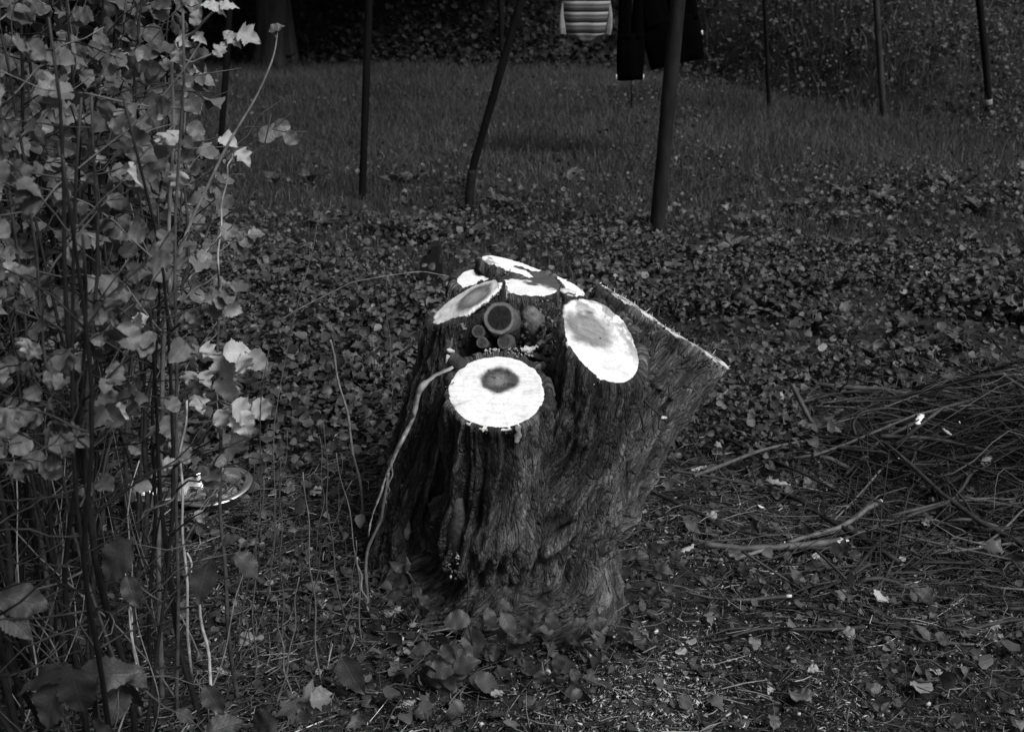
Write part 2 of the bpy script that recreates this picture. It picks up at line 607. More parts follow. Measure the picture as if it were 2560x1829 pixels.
def blend_noise(W, cs, scale, along, seed, octv, ridged=False):
    r = 0
    for k, c in enumerate(cs):
        m = W[:, k] > 0.02
        if not m.any(): continue
        q = c[m] * np.array([scale, scale, scale * along])
        # wobble, so that the ridges braid
        w = (fbm(q * np.array([.4, .4, 1.2]), seed + 90, 2) - .5)
        q = q + np.stack([w, -w, 0 * w], 1) * 1.6
        v = fbm(q, seed, octv)
        if ridged: v = 1 - np.abs(2 * v - 1) * 1.6
        z = np.zeros(len(W)); z[m] = v
        r = r + W[:, k] * z
    return r

stump = empty('tree_stump', (0, 2.45, 0), 'old many-limbed tree stump with bright fresh saw cuts and rough dark bark', 'stump')
SO = np.array([0, 2.45, 0])

def outline(pt, n, L, jag, seed, na=300, others=0.0):
    """where the bark of a limb meets the plane of its cut"""
    n = np.asarray(n)
    e1 = np.cross(n, [0, 1, 0.0]); e1 /= np.linalg.norm(e1); e2 = np.cross(n, e1)
    th = np.linspace(0, 2 * np.pi, na, endpoint=False)
    D = np.cos(th)[:, None] * e1 + np.sin(th)[:, None] * e2
    r = np.zeros(na)
    rr = np.linspace(0.004, 0.3, 300)
    pts = (pt + D[:, None, :] * rr[None, :, None]).astype(np.float32)
    s = limb_sdf(pts, L) > 0
    r = rr[np.argmax(s, 1)]
    ang = np.stack([np.cos(th), np.sin(th), 0 * th + seed], 1)
    r = r + (fbm(ang * 2.2, seed, 2) - .5) * 0.018 + (fbm(ang * 4.5, seed + 5, 5, .62) - .5) * jag * 1.3 - 0.0045
    return th, D, r, e1, e2

def cut_face(pt, n, L, seed, tonef, jag=0.008, rings=26, na=300, lift=0.0022, warp=0.0):
    th, D, r, e1, e2 = outline(pt, n, L, jag, seed, na)
    t = np.linspace(0, 1, rings) ** 0.8
    t[0] = 0.02
    q = D[None] * r[None, :, None] * t[:, None, None]
    x = (q @ e1).ravel(); y = (q @ e2).ravel()
    rad = np.repeat(t, na); thv = np.tile(th, rings)
    saw = (vnoise(np.stack([x * 25, y * 420, 0 * x], 1), seed + 3) - .5) * 0.0016 + (vnoise(np.stack([x * 60, y * 60, 0 * x], 1), seed + 4) - .5) * 0.0022
    rimdrop = -0.004 * sstep(0.94, 1.0, rad)
    V = pt + q.reshape(-1, 3) + np.asarray(n) * (lift + saw + rimdrop + warp * (fbm(np.stack([x * 14, y * 14, 0 * x + seed], 1), seed + 6, 3) - .5))[:, None]
    # a short skirt so that the face has thickness
    sk = V[-na:] - np.asarray(n) * 0.005 - (D * .002)
    V = np.concatenate([V, sk])
    i = np.arange(rings)[:, None] * na; j = np.arange(na)[None]
    j2 = (j + 1) % na
    F = np.stack([i + j, i + na + j, i + na + j2, i + j2], -1).reshape(-1, 4)
    tone = tonef(x, y, rad, thv)
    tone = np.concatenate([tone, tone[-na:] * 0.25])
    # check winding
    a, b, c = V[F[0, 0]], V[F[0, 1]], V[F[0, 2]]
    if np.dot(np.cross(b - a, c - a), n) < 0: F = F[:, ::-1]
    pr = V[(rings - 1) * na:rings * na]
    rg = np.random.default_rng(seed + 400)
    A = Acc()
    for q_ in range(150):
        i_ = rg.integers(na)
        p_ = pr[i_] + D[i_] * rg.normal(.001, .0035) + np.asarray(n) * rg.normal(-.002, .003)
        l_ = .002 + .006 * rg.random() ** 2
        tv = rg.normal(0, .5, (6, 3)) * l_ * np.array([1, 1, .7])
        A.add(p_ - SO + tv, np.array([[0, 1, 2], [0, 2, 3], [1, 4, 2], [3, 2, 5], [0, 5, 1], [4, 1, 5]]), tone=(.03 + .08 * rg.random()) if rg.random() < .7 else .25 + .4 * rg.random())
    rc = link('rim_crumbs', A.mesh('rim_crumbs', M['wood'], False), stump); rc['kind'] = 'stuff'
    o = link('cut_face', mesh_from('cut_face', V - SO, F, M['wood'], True, {'tone': tone}), stump)
    return o

def build_stump():
    lo, hi, st = (-.56, 1.98, -.10), (.66, 3.06, .86), 0.0075
    V, F = surface_nets(lo, hi, st, stump_field)
    V, F = subdivide_quads(V, F)
    f = lambda p: stump_field(p.astype(np.float32))
    # pull the new vertices to the surface
    for _ in range(1):
        g = grad(f, V); V = V - g * np.clip(f(V), -.01, .01)[:, None] * 0.8
    g = grad(f, V, 0.007)
    fib, W, cs = fibre_coords(V)
    r1 = blend_noise(W, cs, 30, 0.11, 11, 3, True)           # long braided ridges
    r2 = blend_noise(W, cs, 90, 0.20, 23, 3, False)          # flakes
    big = fbm(V * 7, 31, 2)
    r0 = blend_noise(W, cs, 13, 0.16, 77, 2, True)
    cutmask = np.zeros(len(V)); rimmask = np.zeros(len(V))
    for nm, L in LIMBS.items():
        pt, n = L['cut']
        d = (V - pt) @ n
        near = np.exp(-(d / 0.007) ** 2) * (limb_sdf(V.astype(np.float32), L) < 0.004) * ((g @ n) > 0.75)
        ls = limb_sdf(V.astype(np.float32), L)
        rimmask = np.maximum(rimmask, near * sstep(-.011, -.006, ls))
        cutmask = np.maximum(cutmask, near * (1 - .5 * sstep(-.009, -.003, ls)))
    amp = (0.021 * (r1 - 0.45) + 0.021 * (r2 - 0.5)) * (0.6 + 0.9 * big) + 0.02 * (big - 0.5)
    # bark gets deeper-furrowed and looser towards the foot
    amp *= 0.8 + 0.9 * (1 - sstep(.1, .55, V[:, 2]))
    amp += .034 * (r0 - .5) * (1 - .75 * sstep(.2, .6, V[:, 2]))
    V = V + g * (amp * (1 - cutmask))[:, None]
    # torn bark standing up round the cuts
    V[:, 2] += rimmask * (.006 * fbm(V * 95, 5, 3) + .001)
    pale = sstep(.56, .74, blend_noise(W, cs, 16, 0.45, 57, 3))
    tone = 0.064 * (0.30 + 1.0 * r1) * (0.25 + 1.5 * r2) * (0.75 + 0.6 * fbm(V * 11, 71, 2)) * (1 + 1.3 * pale)
    tone *= 0.85 + 0.5 * sstep(.15, .45, V[:, 0])  # light on the right side, painted into the bark tone
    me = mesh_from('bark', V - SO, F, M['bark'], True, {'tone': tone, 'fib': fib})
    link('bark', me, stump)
    # the saw cuts
    def grain(x, y, s): return fbm(np.stack([x * 40, y * 260, 0 * x], 1), s, 3)
    def worn(x, y, rad, th, s):
        rings = .07 * sstep(.55, .8, np.sin(rad * (34 + s) + 5 * fbm(np.stack([x * 18, y * 18, 0 * x + s], 1), s, 2)) * .5 + .5)
        crack = .22 * sstep(.90, .97, vnoise(np.stack([np.cos(th) * 9, np.sin(th) * 9, 0 * th + s], 1), s)) * sstep(.45, .7, rad)
        dirt = .14 * sstep(.60, .74, fbm(np.stack([x * 32, y * 32, 0 * x + s], 1), s + 2, 4))
        return 1 - rings - crack - dirt
    def fA(x, y, rad, th):
        hx, hy = x - HA[0], y - HA[1]
        d = np.sqrt(hx ** 2 + (hy * 1.05) ** 2) + (fbm(np.stack([x * 45, y * 45, 0 * x], 1), 5, 3) - .5) * .016
        heart = 1 - sstep(.038, .052, d)
        ring = np.exp(-((d - .033) / .010) ** 2)
        t = 0.82 - heart * .70 - ring * .06
        t = t + heart * 0.10 * (1 - sstep(.0, .03, d)) + heart * .06 * (grain(x, y, 3) - .5)
        t -= .16 * sstep(.66, .8, grain(x, y, 8))
        return np.clip(t * worn(x, y, rad, th, 1) * (1 - .75 * sstep(.965, .99, rad)), .02, .86)
    def fB(x, y, rad, th):
        hx, hy = x - HB[0], y - HB[1]
        w = fbm(np.stack([x * 55, y * 55, 0 * x], 1), 15, 4) - .5
        d = np.sqrt((hx * .8) ** 2 + hy ** 2) + w * .022
        heart = 1 - sstep(.032, .056, d)
        ringw = np.abs(np.sin(d * 170)) * heart
        edge = sstep(.30, .85, rad) * sstep(-.01, .045, hxn(x, y, HBdir)) * sstep(.38, .56, fbm(np.stack([x * 60, y * 60, 0 * x], 1), 19, 3))
        cres = np.exp(-((d - .046) / .010) ** 2) * sstep(-.4, .6, -hxn(hx, hy, HBdir) / (d + .01) ) 
        t = .80 - cres * .30 - heart * .50 - ringw * .05 - edge * .45
        t += .10 * (grain(x, y, 4) - .5)
        return np.clip(t * worn(x, y, rad, th, 4) * (1 - .75 * sstep(.96, .99, rad)), .04, .86)
    def fE(x, y, rad, th):
        hx, hy = x - HE[0], y - HE[1]
        d = np.sqrt((hx * .95) ** 2 + (hy * .8) ** 2) + (fbm(np.stack([x * 40, y * 40, 0 * x], 1), 25, 3) - .5) * .018
        heart = 1 - sstep(.040, .058, d)
        t = .78 - heart * .56 + heart * .18 * (1 - sstep(.012, .036, d)) - np.exp(-((d - .042) / .008) ** 2) * .06
        return np.clip((t + .1 * heart * (grain(x, y, 6) - .5)) * worn(x, y, rad, th, 7), .05, .85)
    def fD(x, y, rad, th):
        rot = sstep(.015, .03, RD(x, y) + (fbm(np.stack([x * 35, y * 60, 0 * x], 1), 35, 3) - .5) * .05)
        return np.clip(.8 - .72 * rot + .05 * (grain(x, y, 9) - .5), .02, .85)
    def fD2(x, y, rad, th):
        n_ = fbm(np.stack([x * 60, y * 60, 0 * x], 1), 45, 3)
        return np.clip(.82 - .5 * sstep(.52, .7, n_ * sstep(.02, .09, x)), .08, .85)
    def fC(x, y, rad, th):
        n_ = fbm(np.stack([x * 50, y * 50, 0 * x], 1), 65, 3)
        return np.clip(.66 - .48 * sstep(.46, .64, n_) - .2 * sstep(.5, .6, fbm(np.stack([x * 120, y * 120, 0 * x], 1), 66, 2)), .08, .8)
    global HA, HB, HE, HBdir, hxn, RD
    def loc(pt, n, w):
        e1 = np.cross(n, [0, 1, 0.0]); e1 /= np.linalg.norm(e1); e2 = np.cross(n, e1)
        return np.array([np.dot(w - pt, e1), np.dot(w - pt, e2)])
    def on_plane(pt, n, px, py):
        d = ray(px, py); o = np.array([0, 0, CAMZ])
        return o + d * (np.dot(pt - o, n) / np.dot(d, n))
    HA = loc(tA, nA, on_plane(tA, nA, 1250, 952))
    HB = loc(tB, nB, on_plane(tB, nB, 1474, 822))
    HE = loc(tE, nE, on_plane(tE, nE, 1188, 744))
    a0 = loc(tB, nB, on_plane(tB, nB, 1503, 851)); a1 = loc(tB, nB, on_plane(tB, nB, 1570, 780))
    HBdir = (a1 - a0) / np.linalg.norm(a1 - a0)
    hxn = lambda x, y, d: x * d[0] + y * d[1]
    # rot band of the back limb: along a line in its cut
    q0, q1 = loc(tD, nD, on_plane(tD, nD, 1200, 668)), loc(tD, nD, on_plane(tD, nD, 1390, 722))
    dv = (q1 - q0) / np.linalg.norm(q1 - q0); nvv = np.array([-dv[1], dv[0]])
    fr = loc(tD, nD, on_plane(tD, nD, 1300, 735)) - q0
    if np.dot(fr, nvv) > 0: nvv = -nvv
    RD = lambda x, y: (x - q0[0]) * nvv[0] + (y - q0[1]) * nvv[1] + .04
    cut_face(tA, nA, LIMBS['front'], 1, fA)
    cut_face(tB, nB, LIMBS['right'], 2, fB, rings=30)
    cut_face(tC, nC, LIMBS['slant'], 3, fC, jag=.008, lift=.009, warp=.016)
    A = Acc(); rg = np.random.default_rng(5)
    for k in range(46):
        p = tC + eC * rg.uniform(-.18, .19) + np.cross(nC, eC) * rg.uniform(-.10, -.02) * rg.choice([-1, 1]) + nC * .006
        V_, F_ = tube([p, p + nC * rg.uniform(.003, .014) + rg.normal(0, .004, 3)], [.0016, .0004], 4)
        A.add(V_ - SO, F_, tone=.3 + .4 * rg.random())
    q = link('torn_fibres', A.mesh('torn_fibres', M['wood'], False), stump); q['kind'] = 'stuff'
    cut_face(tE, nE, LIMBS['left'], 4, fE, jag=.010)
    cut_face(tD, nD, LIMBS['back'], 5, fD, jag=.012)
    cut_face(tD2, nD2, LIMBS['slab'], 6, fD2, jag=.008, lift=.012)
build_stump()

# ------------------------------------------------------------------ parts of the stump: dead stubs, broken branch, loose bark
M['stub'] = grey_mat('stub_bark', .03, .12, 60, .8, tone='tone', bmp=.8, bdist=.006)
def stub(p0, p1, r0, r1, facecol, name='dead_stub', sides=18, rimcol=.3, seed=0, bark=1.0, round_=0.0):
    p0, p1 = np.asarray(p0), np.asarray(p1)
    n = (p1 - p0) / np.linalg.norm(p1 - p0)
    k = 9
    pts = wander(p0, p1, k, .04, seed)
    rr = np.linspace(r0, r1, k) * (1 + .07 * np.sin(np.arange(k) * 2.1 + seed))
    if round_:
        rr[-1] *= .55; rr[-2] *= .86
    V, F = tube(pts, rr, sides, cap=True)
    c = ((fbm(V * 70, seed, 4) - .5) * .22 + (fbm(V * 24, seed + 2, 2) - .5) * .28) * (.4 if r0 > .035 else (1.7 if round_ else 1.2))
    ctr = np.repeat(pts, sides, 0)
    V[:k * sides] = ctr + (V[:k * sides] - ctr) * (1 + c[:k * sides, None])
    o = link(name, mesh_from(name, V - SO, F, M['stub'], True, {'tone': bark * (.7 + .6 * fbm(V * 40, seed + 3, 2))}), stump)
    # cut end with a light rim
    if facecol is not None:
        ring = V[(k - 1) * sides:k * sides]
        cen = ring.mean(0)
        Vd, t = [], []
        for f, tc in ((1.0, rimcol * .6), (.93, rimcol), (.82, rimcol), (.74, facecol), (.4, facecol * .7), (.05, facecol)):
            q = cen + (ring - cen) * f + n * (.002 + .002 * (vnoise(ring * 200, 5)[:, None] - .5))
            Vd.append(q); t.append(tc * (.6 + .8 * fbm(q * 120, seed + 8, 2)))
        i = np.arange(5)[:, None] * sides; j = np.arange(sides)[None]; j2 = (j + 1) % sides
        Fd = np.stack([i + j, i + j2, i + sides + j2, i + sides + j], -1).reshape(-1, 4)
        link('cut_end', mesh_from('cut_end', np.concatenate(Vd) - SO, Fd, M['wood'], True, {'tone': np.concatenate(t)}), o)
    return o
stub(P(1275, 850, 2.58), P(1250, 795, 2.42), .040, .040, .016, seed=1, rimcol=.15, sides=40)
stub(P(1338, 880, 2.54), P(1324, 775, 2.47), .034, .029, None, seed=2, bark=1.7, round_=1)
stub(P(1225, 850, 2.52), P(1196, 828, 2.42), .016, .016, .05, seed=3, rimcol=.09)
stub(P(1235, 880, 2.50), P(1206, 856, 2.40), .014, .013, .05, seed=4, rimcol=.08)
stub(P(1285, 880, 2.52), P(1262, 853, 2.40), .019, .018, .05, seed=5, rimcol=.09)
stub(P(1126, 1450, 2.29), P(1147, 1240, 2.215), .024, .018, None, seed=6, bark=.85, round_=1)
# broken branch with a splintered pale end, left of the front limb
br = stub(P(1175, 935, 2.40), P(1118, 884, 2.30), .017, .016, None, 'broken_branch', seed=7, bark=.5)
Acs = Acc()
for k in range(2):
    a = P(1118 + RNG.uniform(-6, 6), 884 + RNG.uniform(-8, 8), 2.295)
    e = a + np.array([-.006 + RNG.uniform(-.010, .004), -.006, RNG.uniform(-.022, .012)])
    V, F = tube([a + np.array([.01, .01, -.006]), a, e], [.004, .006, .0008], 5)
    Acs.add(V - SO, F, tone=.45 + .2 * RNG.random())
link('splinter', Acs.mesh('splinter', M['wood']), br)

def plate(pxs, Y, w, thick, tone, name, seed, mat='stub'):
    """loose strip of bark or bast along a line on the stump"""
    pts = np.array([P(x, y, Y) for x, y in pxs])
    t = np.linspace(0, 1, 14)
    s = np.linspace(0, 1, len(pts))
    c = np.stack([np.interp(t, s, pts[:, k]) for k in range(3)], 1)
    # settle on the surface of the stump, along the line of sight
    for i in range(len(c)):
        d = c[i] - np.array([0, 0, CAMZ]); d /= np.linalg.norm(d)
        q = c[i] - d * .25
        for _ in range(60):
            f = float(stump_field(q[None].astype(np.float32))[0])
            if f < .001: break
            q = q + d * max(f * .7, .0012)
        c[i] = q - d * .006
    c[:, 0] = np.convolve(np.pad(c[:, 0], 1, 'edge'), [.25, .5, .25], 'valid')
    c[:, 1] = np.convolve(np.pad(c[:, 1], 1, 'edge'), [.25, .5, .25], 'valid')
    ww = w * (.6 + .7 * vnoise(np.stack([t * 6, t * 0, t * 0 + seed], 1), seed)) * np.where((t > .97), .5, 1)
    V, F = tube(c, ww, 10, True, 1.0)
    gn = grad(lambda p: stump_field(p.astype(np.float32)), V, .008)
    k = len(c) * 10
    off = V[:k] - np.repeat(c, 10, 0)
    V[:k] -= gn[:k] * (np.einsum('ij,ij->i', off, gn[:k]) * .72)[:, None]
    V += (fbm(V * 90, seed, 3) - .5)[:, None] * np.array([.010, -.006, .004])
    link(name, mesh_from(name, V - SO, F, M[mat], True, {'tone': tone * (.5 + 1.0 * fbm(V * 50, seed, 3))}), stump)
plate([(1293, 1063), (1296, 1085), (1293, 1108)], 2.2, .0075, .003, .30, 'bast_strip', 3, 'wood')
plate([(1500, 1455), (1470, 1500), (1437, 1545)], 2.2, .013, .006, 2.2, 'bark_plate', 4)
plate([(1540, 1270), (1530, 1330), (1524, 1375)], 2.3, .012, .006, 1.9, 'bark_plate', 5)
plate([(1505, 1340), (1490, 1385), (1478, 1420)], 2.3, .011, .006, 1.7, 'bark_plate', 6)
plate([(1010, 1210), (1016, 1280), (1014, 1350)], 2.3, .015, .006, 1.7, 'bark_plate', 8)
plate([(1118, 815), (1122, 850), (1126, 900)], 2.4, .012, .005, 1.8, 'bark_plate', 9)
plate([(1155, 808), (1160, 825)], 2.4, .007, .003, 2.6, 'bark_plate', 10)
plate([(1258, 715), (1272, 745), (1290, 775)], 2.5, .010, .005, 2.2, 'bark_plate', 11)
# ------------------------------------------------------------------ ground
def ground():
    u = np.linspace(-1, 1, 260)
    xs = np.sinh(u * 4.2) / np.sinh(4.2) * 60
    v = np.linspace(0, 1, 330)
    ys = -4 + 6.2 * v[:60] / v[59]
    ys = np.concatenate([ys, 2.2 + (np.sinh(np.linspace(0, 1, 300)[1:] * 3.6) / np.sinh(3.6)) * 75])
    X, Y = np.meshgrid(xs, ys, indexing='ij')
    x, y = X.ravel(), Y.ravel()
    z = gz(x, y) + (n2(x, y, 9, 5, 3) - .5) * .02
    n, m = len(xs), len(ys)
    i, j = np.meshgrid(np.arange(n - 1), np.arange(m - 1), indexing='ij')
    a = (i * m + j).ravel()
    F = np.stack([a, a + m, a + m + 1, a + 1], 1)
    mt, nt, b, out = new_mat('soil')
    vv = obj_vec(nt)
    nA_ = noise_node(nt, 40, 6, .65, vv); nB_ = noise_node(nt, 3, 4, .6, vv)
    col = math_node(nt, 'MULTIPLY', maprange(nt, nA_, .3, .7, .007, .036), maprange(nt, nB_, .3, .7, .6, 1.3))
    nt.links.new(col, b.inputs['Base Color']); b.inputs['Roughness'].default_value = .9
    b.inputs['Specular IOR Level'].default_value = .2
    bump(nt, b, nA_, 1.0, .02)
    o = link('ground', mesh_from('ground', np.stack([x, y, z], 1), F, mt))
    tag(o, 'dark soil floor of the garden rising to a bank behind', 'ground', kind='structure')
ground()

def in_frame(x, y, margin=0.85):
    return np.abs(x) < (.466 * (y * .93 + .6) + margin)

def scatter(n, y0, y1, dens, rng=RNG, power=1.0, xlim=None):
    """points on the ground inside what a camera near the photograph's could see, thinned by dens(x, y) in 0..1"""
    out = []
    while sum(len(o) for o in out) < n:
        y = y0 + (y1 - y0) * rng.random(n * 2) ** power
        w = .466 * (y1 * .93 + .6) + .85
        x = rng.uniform(-w, w, n * 2)
        k = in_frame(x, y) & (rng.random(n * 2) < dens(x, y))
        out.append(np.stack([x[k], y[k]], 1))
        if len(out) > 60: break
    return np.concatenate(out)[:n]

def in_stump(x, y):
    return ((x + .02) / .31) ** 2 + ((y - 2.45) / .30) ** 2 < 1

# ------------------------------------------------------------------ leaf shapes
OVATE = [(0, .02), (.07, .17), (.14, .27), (.20, .29), (.28, .37), (.34, .36), (.42, .40), (.49, .37), (.57, .37), (.64, .31), (.72, .28), (.80, .19), (.88, .13), (.95, .05), (1, .0)]
NINEBARK = [(0, .03), (.02, .20), (.08, .33), (.15, .38), (.21, .36), (.30, .48), (.37, .44), (.43, .40), (.52, .37), (.60, .38), (.68, .29), (.78, .25), (.87, .14), (.94, .09), (1, 0)]
ROUND = [(0, .04), (.02, .22), (.08, .36), (.18, .46), (.28, .47), (.36, .51), (.46, .49), (.54, .50), (.64, .44), (.72, .42), (.82, .30), (.90, .24), (.97, .08), (1, 0)]
LOBED = [(0, .02), (-.02, .24), (.06, .38), (.13, .30), (.22, .42), (.34, .58), (.36, .44), (.41, .27), (.52, .24), (.62, .31), (.68, .22), (.78, .19), (.84, .11), (.93, .06), (1, 0)]
TOOTHED = [(t, .30 * math.sin(math.pi * min(1, (t * .97 + .015)) ** .72) * (1.07 if k % 2 else .93)) for k, t in enumerate(np.linspace(0, 1, 21))]
def leaf_tpl(shape, fold=.25, curl=.2, wave=.03, seed=0, twist=0.0, thin=1):
    """a leaf of length 1 along +Y; returns V, F, lf"""
    rg = np.random.default_rng(seed)
    sh = shape[::thin] if thin > 1 else shape
    if sh[-1] != shape[-1]: sh = sh + [shape[-1]]
    V, lf = [], []
    pl, pr = rg.uniform(.9, 1.1), rg.uniform(.9, 1.1)
    for t, w in sh:
        z0 = -curl * t * t + .05 * curl * math.sin(t * 9 + seed)
        yy = t - .25 * curl * curl * t ** 3
        for s, q in ((-1, pl), (-.5, pl), (0, 1), (.5, pr), (1, pr)):
            x = s * w * q
            z = z0 + fold * abs(x) - .5 * fold * abs(x) ** 2 + wave * math.sin(t * 17 + s * 2.2 + seed) * abs(s) + twist * x * t
            V.append((x, yy + .10 * abs(x), z)); lf.append((x, t, 0))
    n = len(sh)
    F = []
    for i in range(n - 1):
        for k in range(4):
            a = i * 5 + k
            F.append((a, a + 1, a + 6, a + 5))
    return np.array(V), np.array(F), np.array(lf)
def leaf_low(shape, fold, curl, seed=0):
    V, lf = [], []
    for t, w in shape:
        for s in (-1, 0, 1):
            V.append((s * w, t, fold * abs(s * w) - curl * t * t + .04 * math.sin(7 * t + s * 2 + seed)))
            lf.append((s * w, t, 0))
    F = []
    for i in range(len(shape) - 1):
        for k in range(2):
            a = i * 3 + k
            F.append((a, a + 1, a + 4, a + 3))
    return np.array(V), np.array(F), np.array(lf)
LOWS = [leaf_low([(0, .04), (.12, .42), (.42, .5), (.75, .33), (1, .0)], .3, .25, 1),
        leaf_low([(0, .05), (-.05, .45), (.3, .36), (.45, .52), (.62, .26), (1, .0)], .25, .3, 2),
        leaf_low([(0, .04), (.2, .30), (.5, .36), (.8, .2), (1, .0)], .4, .35, 3),
        leaf_low([(0, .04), (.08, .36), (.3, .46), (.55, .40), (.85, .34), (.95, .05)], .15, -.12, 4)]

M['cover'] = leaf_mat('ground_leaf', .030, .068, .5, .45, .12)
M['grass'] = leaf_mat('grass_blade', .035, .06, .6, .3, .25)
M['dead_leaf'] = leaf_mat('dead_leaf', .10, .22, .8, .2, .1)
M['wild'] = leaf_mat('undergrowth_leaf', .018, .034, .6, .25, .15)

def leaf_stuff(name, xy, size, lift, tilt, mat, tones, tpls=LOWS, updir=(0, -.25, 1), kind='stuff', zfun=gz):
    acc = Acc()
    n = len(xy)
    which = RNG.integers(0, len(tpls), n)
    for w, (tV, tF, lf) in enumerate(tpls):
        k = np.where(which == w)[0]
        if not len(k): continue
        m = len(k)
        ang = RNG.uniform(0, 2 * np.pi, m)
        nr = np.array(updir)[None] + RNG.normal(0, 1, (m, 3)) * tilt[k][:, None]
        tip = np.stack([np.cos(ang), np.sin(ang), RNG.normal(-.1, .3, m)], 1)
        R = frames(tip, nr) * size[k][:, None, None] * RNG.uniform(.85, 1.15, (m, 1, 3))
        pos = np.stack([xy[k, 0], xy[k, 1], zfun(xy[k, 0], xy[k, 1]) + lift[k]], 1)
        V, F = stamp(tV, tF, R, pos)
        acc.add(V, F, tone=np.repeat(tones[k], len(tV)), lf=np.tile(lf, (m, 1)))
    return acc.mesh(name, mat)

def lognorm(n, s): return np.exp(RNG.normal(0, s, n))

# ------------------------------------------------------------------ ground cover, grass, litter
def sawdust_zone(x, y):
    return np.exp(-((x - .34) ** 2 / .16 + (y - 1.92) ** 2 / .045))
def pile_zone(x, y):
    return np.exp(-((x - 1.75) ** 2 / .50 + (y - 3.05) ** 2 / .24))
def cover_density(x, y):
    d = .10 + .90 * sstep(.42, .57, n2(x, y, 1.9, 41, 4))
    d *= 1 - .94 * sstep(5.0, 6.6, y + (n2(x, y, .8, 42, 2) - .5) * 2.0 + .22 * np.maximum(x, 0))
    near = sstep(2.85, 3.5, y + .22 * x + (n2(x, y, 2, 43, 2) - .5) * .8)
    d *= .06 + .94 * near
    d *= 1 - .9 * np.clip(pile_zone(x, y) * 1.3, 0, 1)
    d = np.where(((x + .38) / .15) ** 2 + ((y - 4.96) / .26) ** 2 < 1, d * .12, d)
    return np.where(in_stump(x, y), 0, d)
xy = scatter(76000, 1.7, 7.6, cover_density)
n = len(xy)
tones = lognorm(n, .4) * (.75 + .5 * n2(xy[:, 0], xy[:, 1], .9, 44, 2))
tones = np.where(RNG.random(n) < .012, tones * RNG.uniform(2, 5, n), tones)
tag(link('ground_cover', leaf_stuff('ground_cover', xy, RNG.uniform(.014, .040, n) * (.45 + 1.1 * n2(xy[:, 0], xy[:, 1], 1.8, 45, 3)),
    RNG.random(n) ** 1.4 * .11 * (.5 + n2(xy[:, 0], xy[:, 1], 2.5, 46, 2)), np.full(n, .7), M['cover'], tones)), 'low creeping leaves covering the ground behind the stump', 'ground cover', kind='stuff')

# upright sprouts of broader leaves standing out of the ground cover
def sprouts():
    A = Acc()
    c = scatter(120, 3.2, 7.5, lambda x, y: .8 * sstep(.4, .6, n2(x, y, 1.0, 47, 2)) * np.where(in_stump(x, y), 0, 1))
    c = np.concatenate([c, [G(1060, 600)[:2], G(1085, 605)[:2], G(1180, 600)[:2], G(950, 650)[:2], G(1330, 620)[:2], G(1900, 780)[:2], G(2100, 800)[:2]]])
    for x, y in c:
        m = RNG.integers(4, 9)
        a = RNG.uniform(0, 6.28, m)
        tip = np.stack([np.cos(a), np.sin(a), RNG.uniform(.3, 1.6, m)], 1)
        Rm = frames(tip, np.stack([-np.cos(a) * .6, -np.sin(a) * .6 - .3, np.full(m, .8)], 1)) * RNG.uniform(.05, .12, (m, 1, 1)) * np.array([.75, 1, 1])
        z = float(gz(x, y)[0])
        tV, tF, lf = LOWS[2]
        V, F = stamp(tV, tF, Rm, np.stack([x + np.cos(a) * .02, y + np.sin(a) * .02, np.full(m, z + .02)], 1))
        A.add(V, F, tone=np.repeat(lognorm(m, .25), len(tV)), lf=np.tile(lf, (m, 1)))
    tag(link('sprouts', A.mesh('sprouts', M['cover'])), 'upright leafy sprouts standing out of the creeping ground cover', 'weeds', kind='stuff')
sprouts()

def blades(name, xy, h, w, mat, tones, lean=.35, kind='stuff'):
    n = len(xy)
    ang = RNG.uniform(0, 2 * np.pi, n)
    ln = np.abs(RNG.normal(0, lean, n)) + .05
    dirv = np.stack([np.cos(ang), np.sin(ang)], 1)
    face = RNG.uniform(0, 2 * np.pi, n)
    wv = np.stack([np.cos(face), np.sin(face) * .5, 0 * face], 1) * (w[:, None] / 2)
    base = np.stack([xy[:, 0], xy[:, 1], gz(xy[:, 0], xy[:, 1]) - .01], 1)
    def at(t):
        p = base.copy()
        p[:, :2] += dirv * (ln * h * t ** 1.8)[:, None]
        p[:, 2] += h * t * (1 - .35 * ln * t)
        return p
    a, b, c = at(0.0), at(.55), at(1.0)
    V = np.stack([a - wv, a + wv, b - wv * .8, b + wv * .8, c], 1).reshape(-1, 3)
    k = np.arange(n)[:, None] * 5
    F = [k + np.array([[0, 1, 3, 2]]), k + np.array([[2, 3, 4]])]
    lf = np.tile(np.array([[-.5, 0, 0], [.5, 0, 0], [-.4, .5, 0], [.4, .5, 0], [0, 1, 0]]) * .3 + .2, (n, 1))
    return mesh_from(name, V, F, mat, False, {'tone': np.repeat(tones, 5), 'lf': lf})
def grass_density(x, y):
    d = sstep(4.4, 6.3, y + (n2(x, y, .8, 42, 2) - .5) * 2.0 + .25 * np.maximum(x, 0))
    d = np.maximum(d, .10 * sstep(3.2, 4.2, y))
    d *= .5 + .5 * sstep(.35, .6, n2(x, y, 1.1, 51, 3))
    yb = 13.6 - 4.6 * sstep(1.0, 4.0, x)
    d *= 1 - .92 * sstep(-.6, .5, y - yb) * (1 - .45 * sstep(2, 4, x))
    return d
xy = scatter(300000, 3.2, 15.0, grass_density)
n = len(xy)
hh = RNG.uniform(.03, .14, n) * (.6 + 1.0 * n2(xy[:, 0], xy[:, 1], .8, 52, 3)) * (.7 + .5 * sstep(7, 12, xy[:, 1]))
tones = lognorm(n, .45) * (.45 + 1.1 * n2(xy[:, 0], xy[:, 1], .8, 53, 4)) * 1.05
tones = np.where(RNG.random(n) < .015, tones * 2.5, tones)
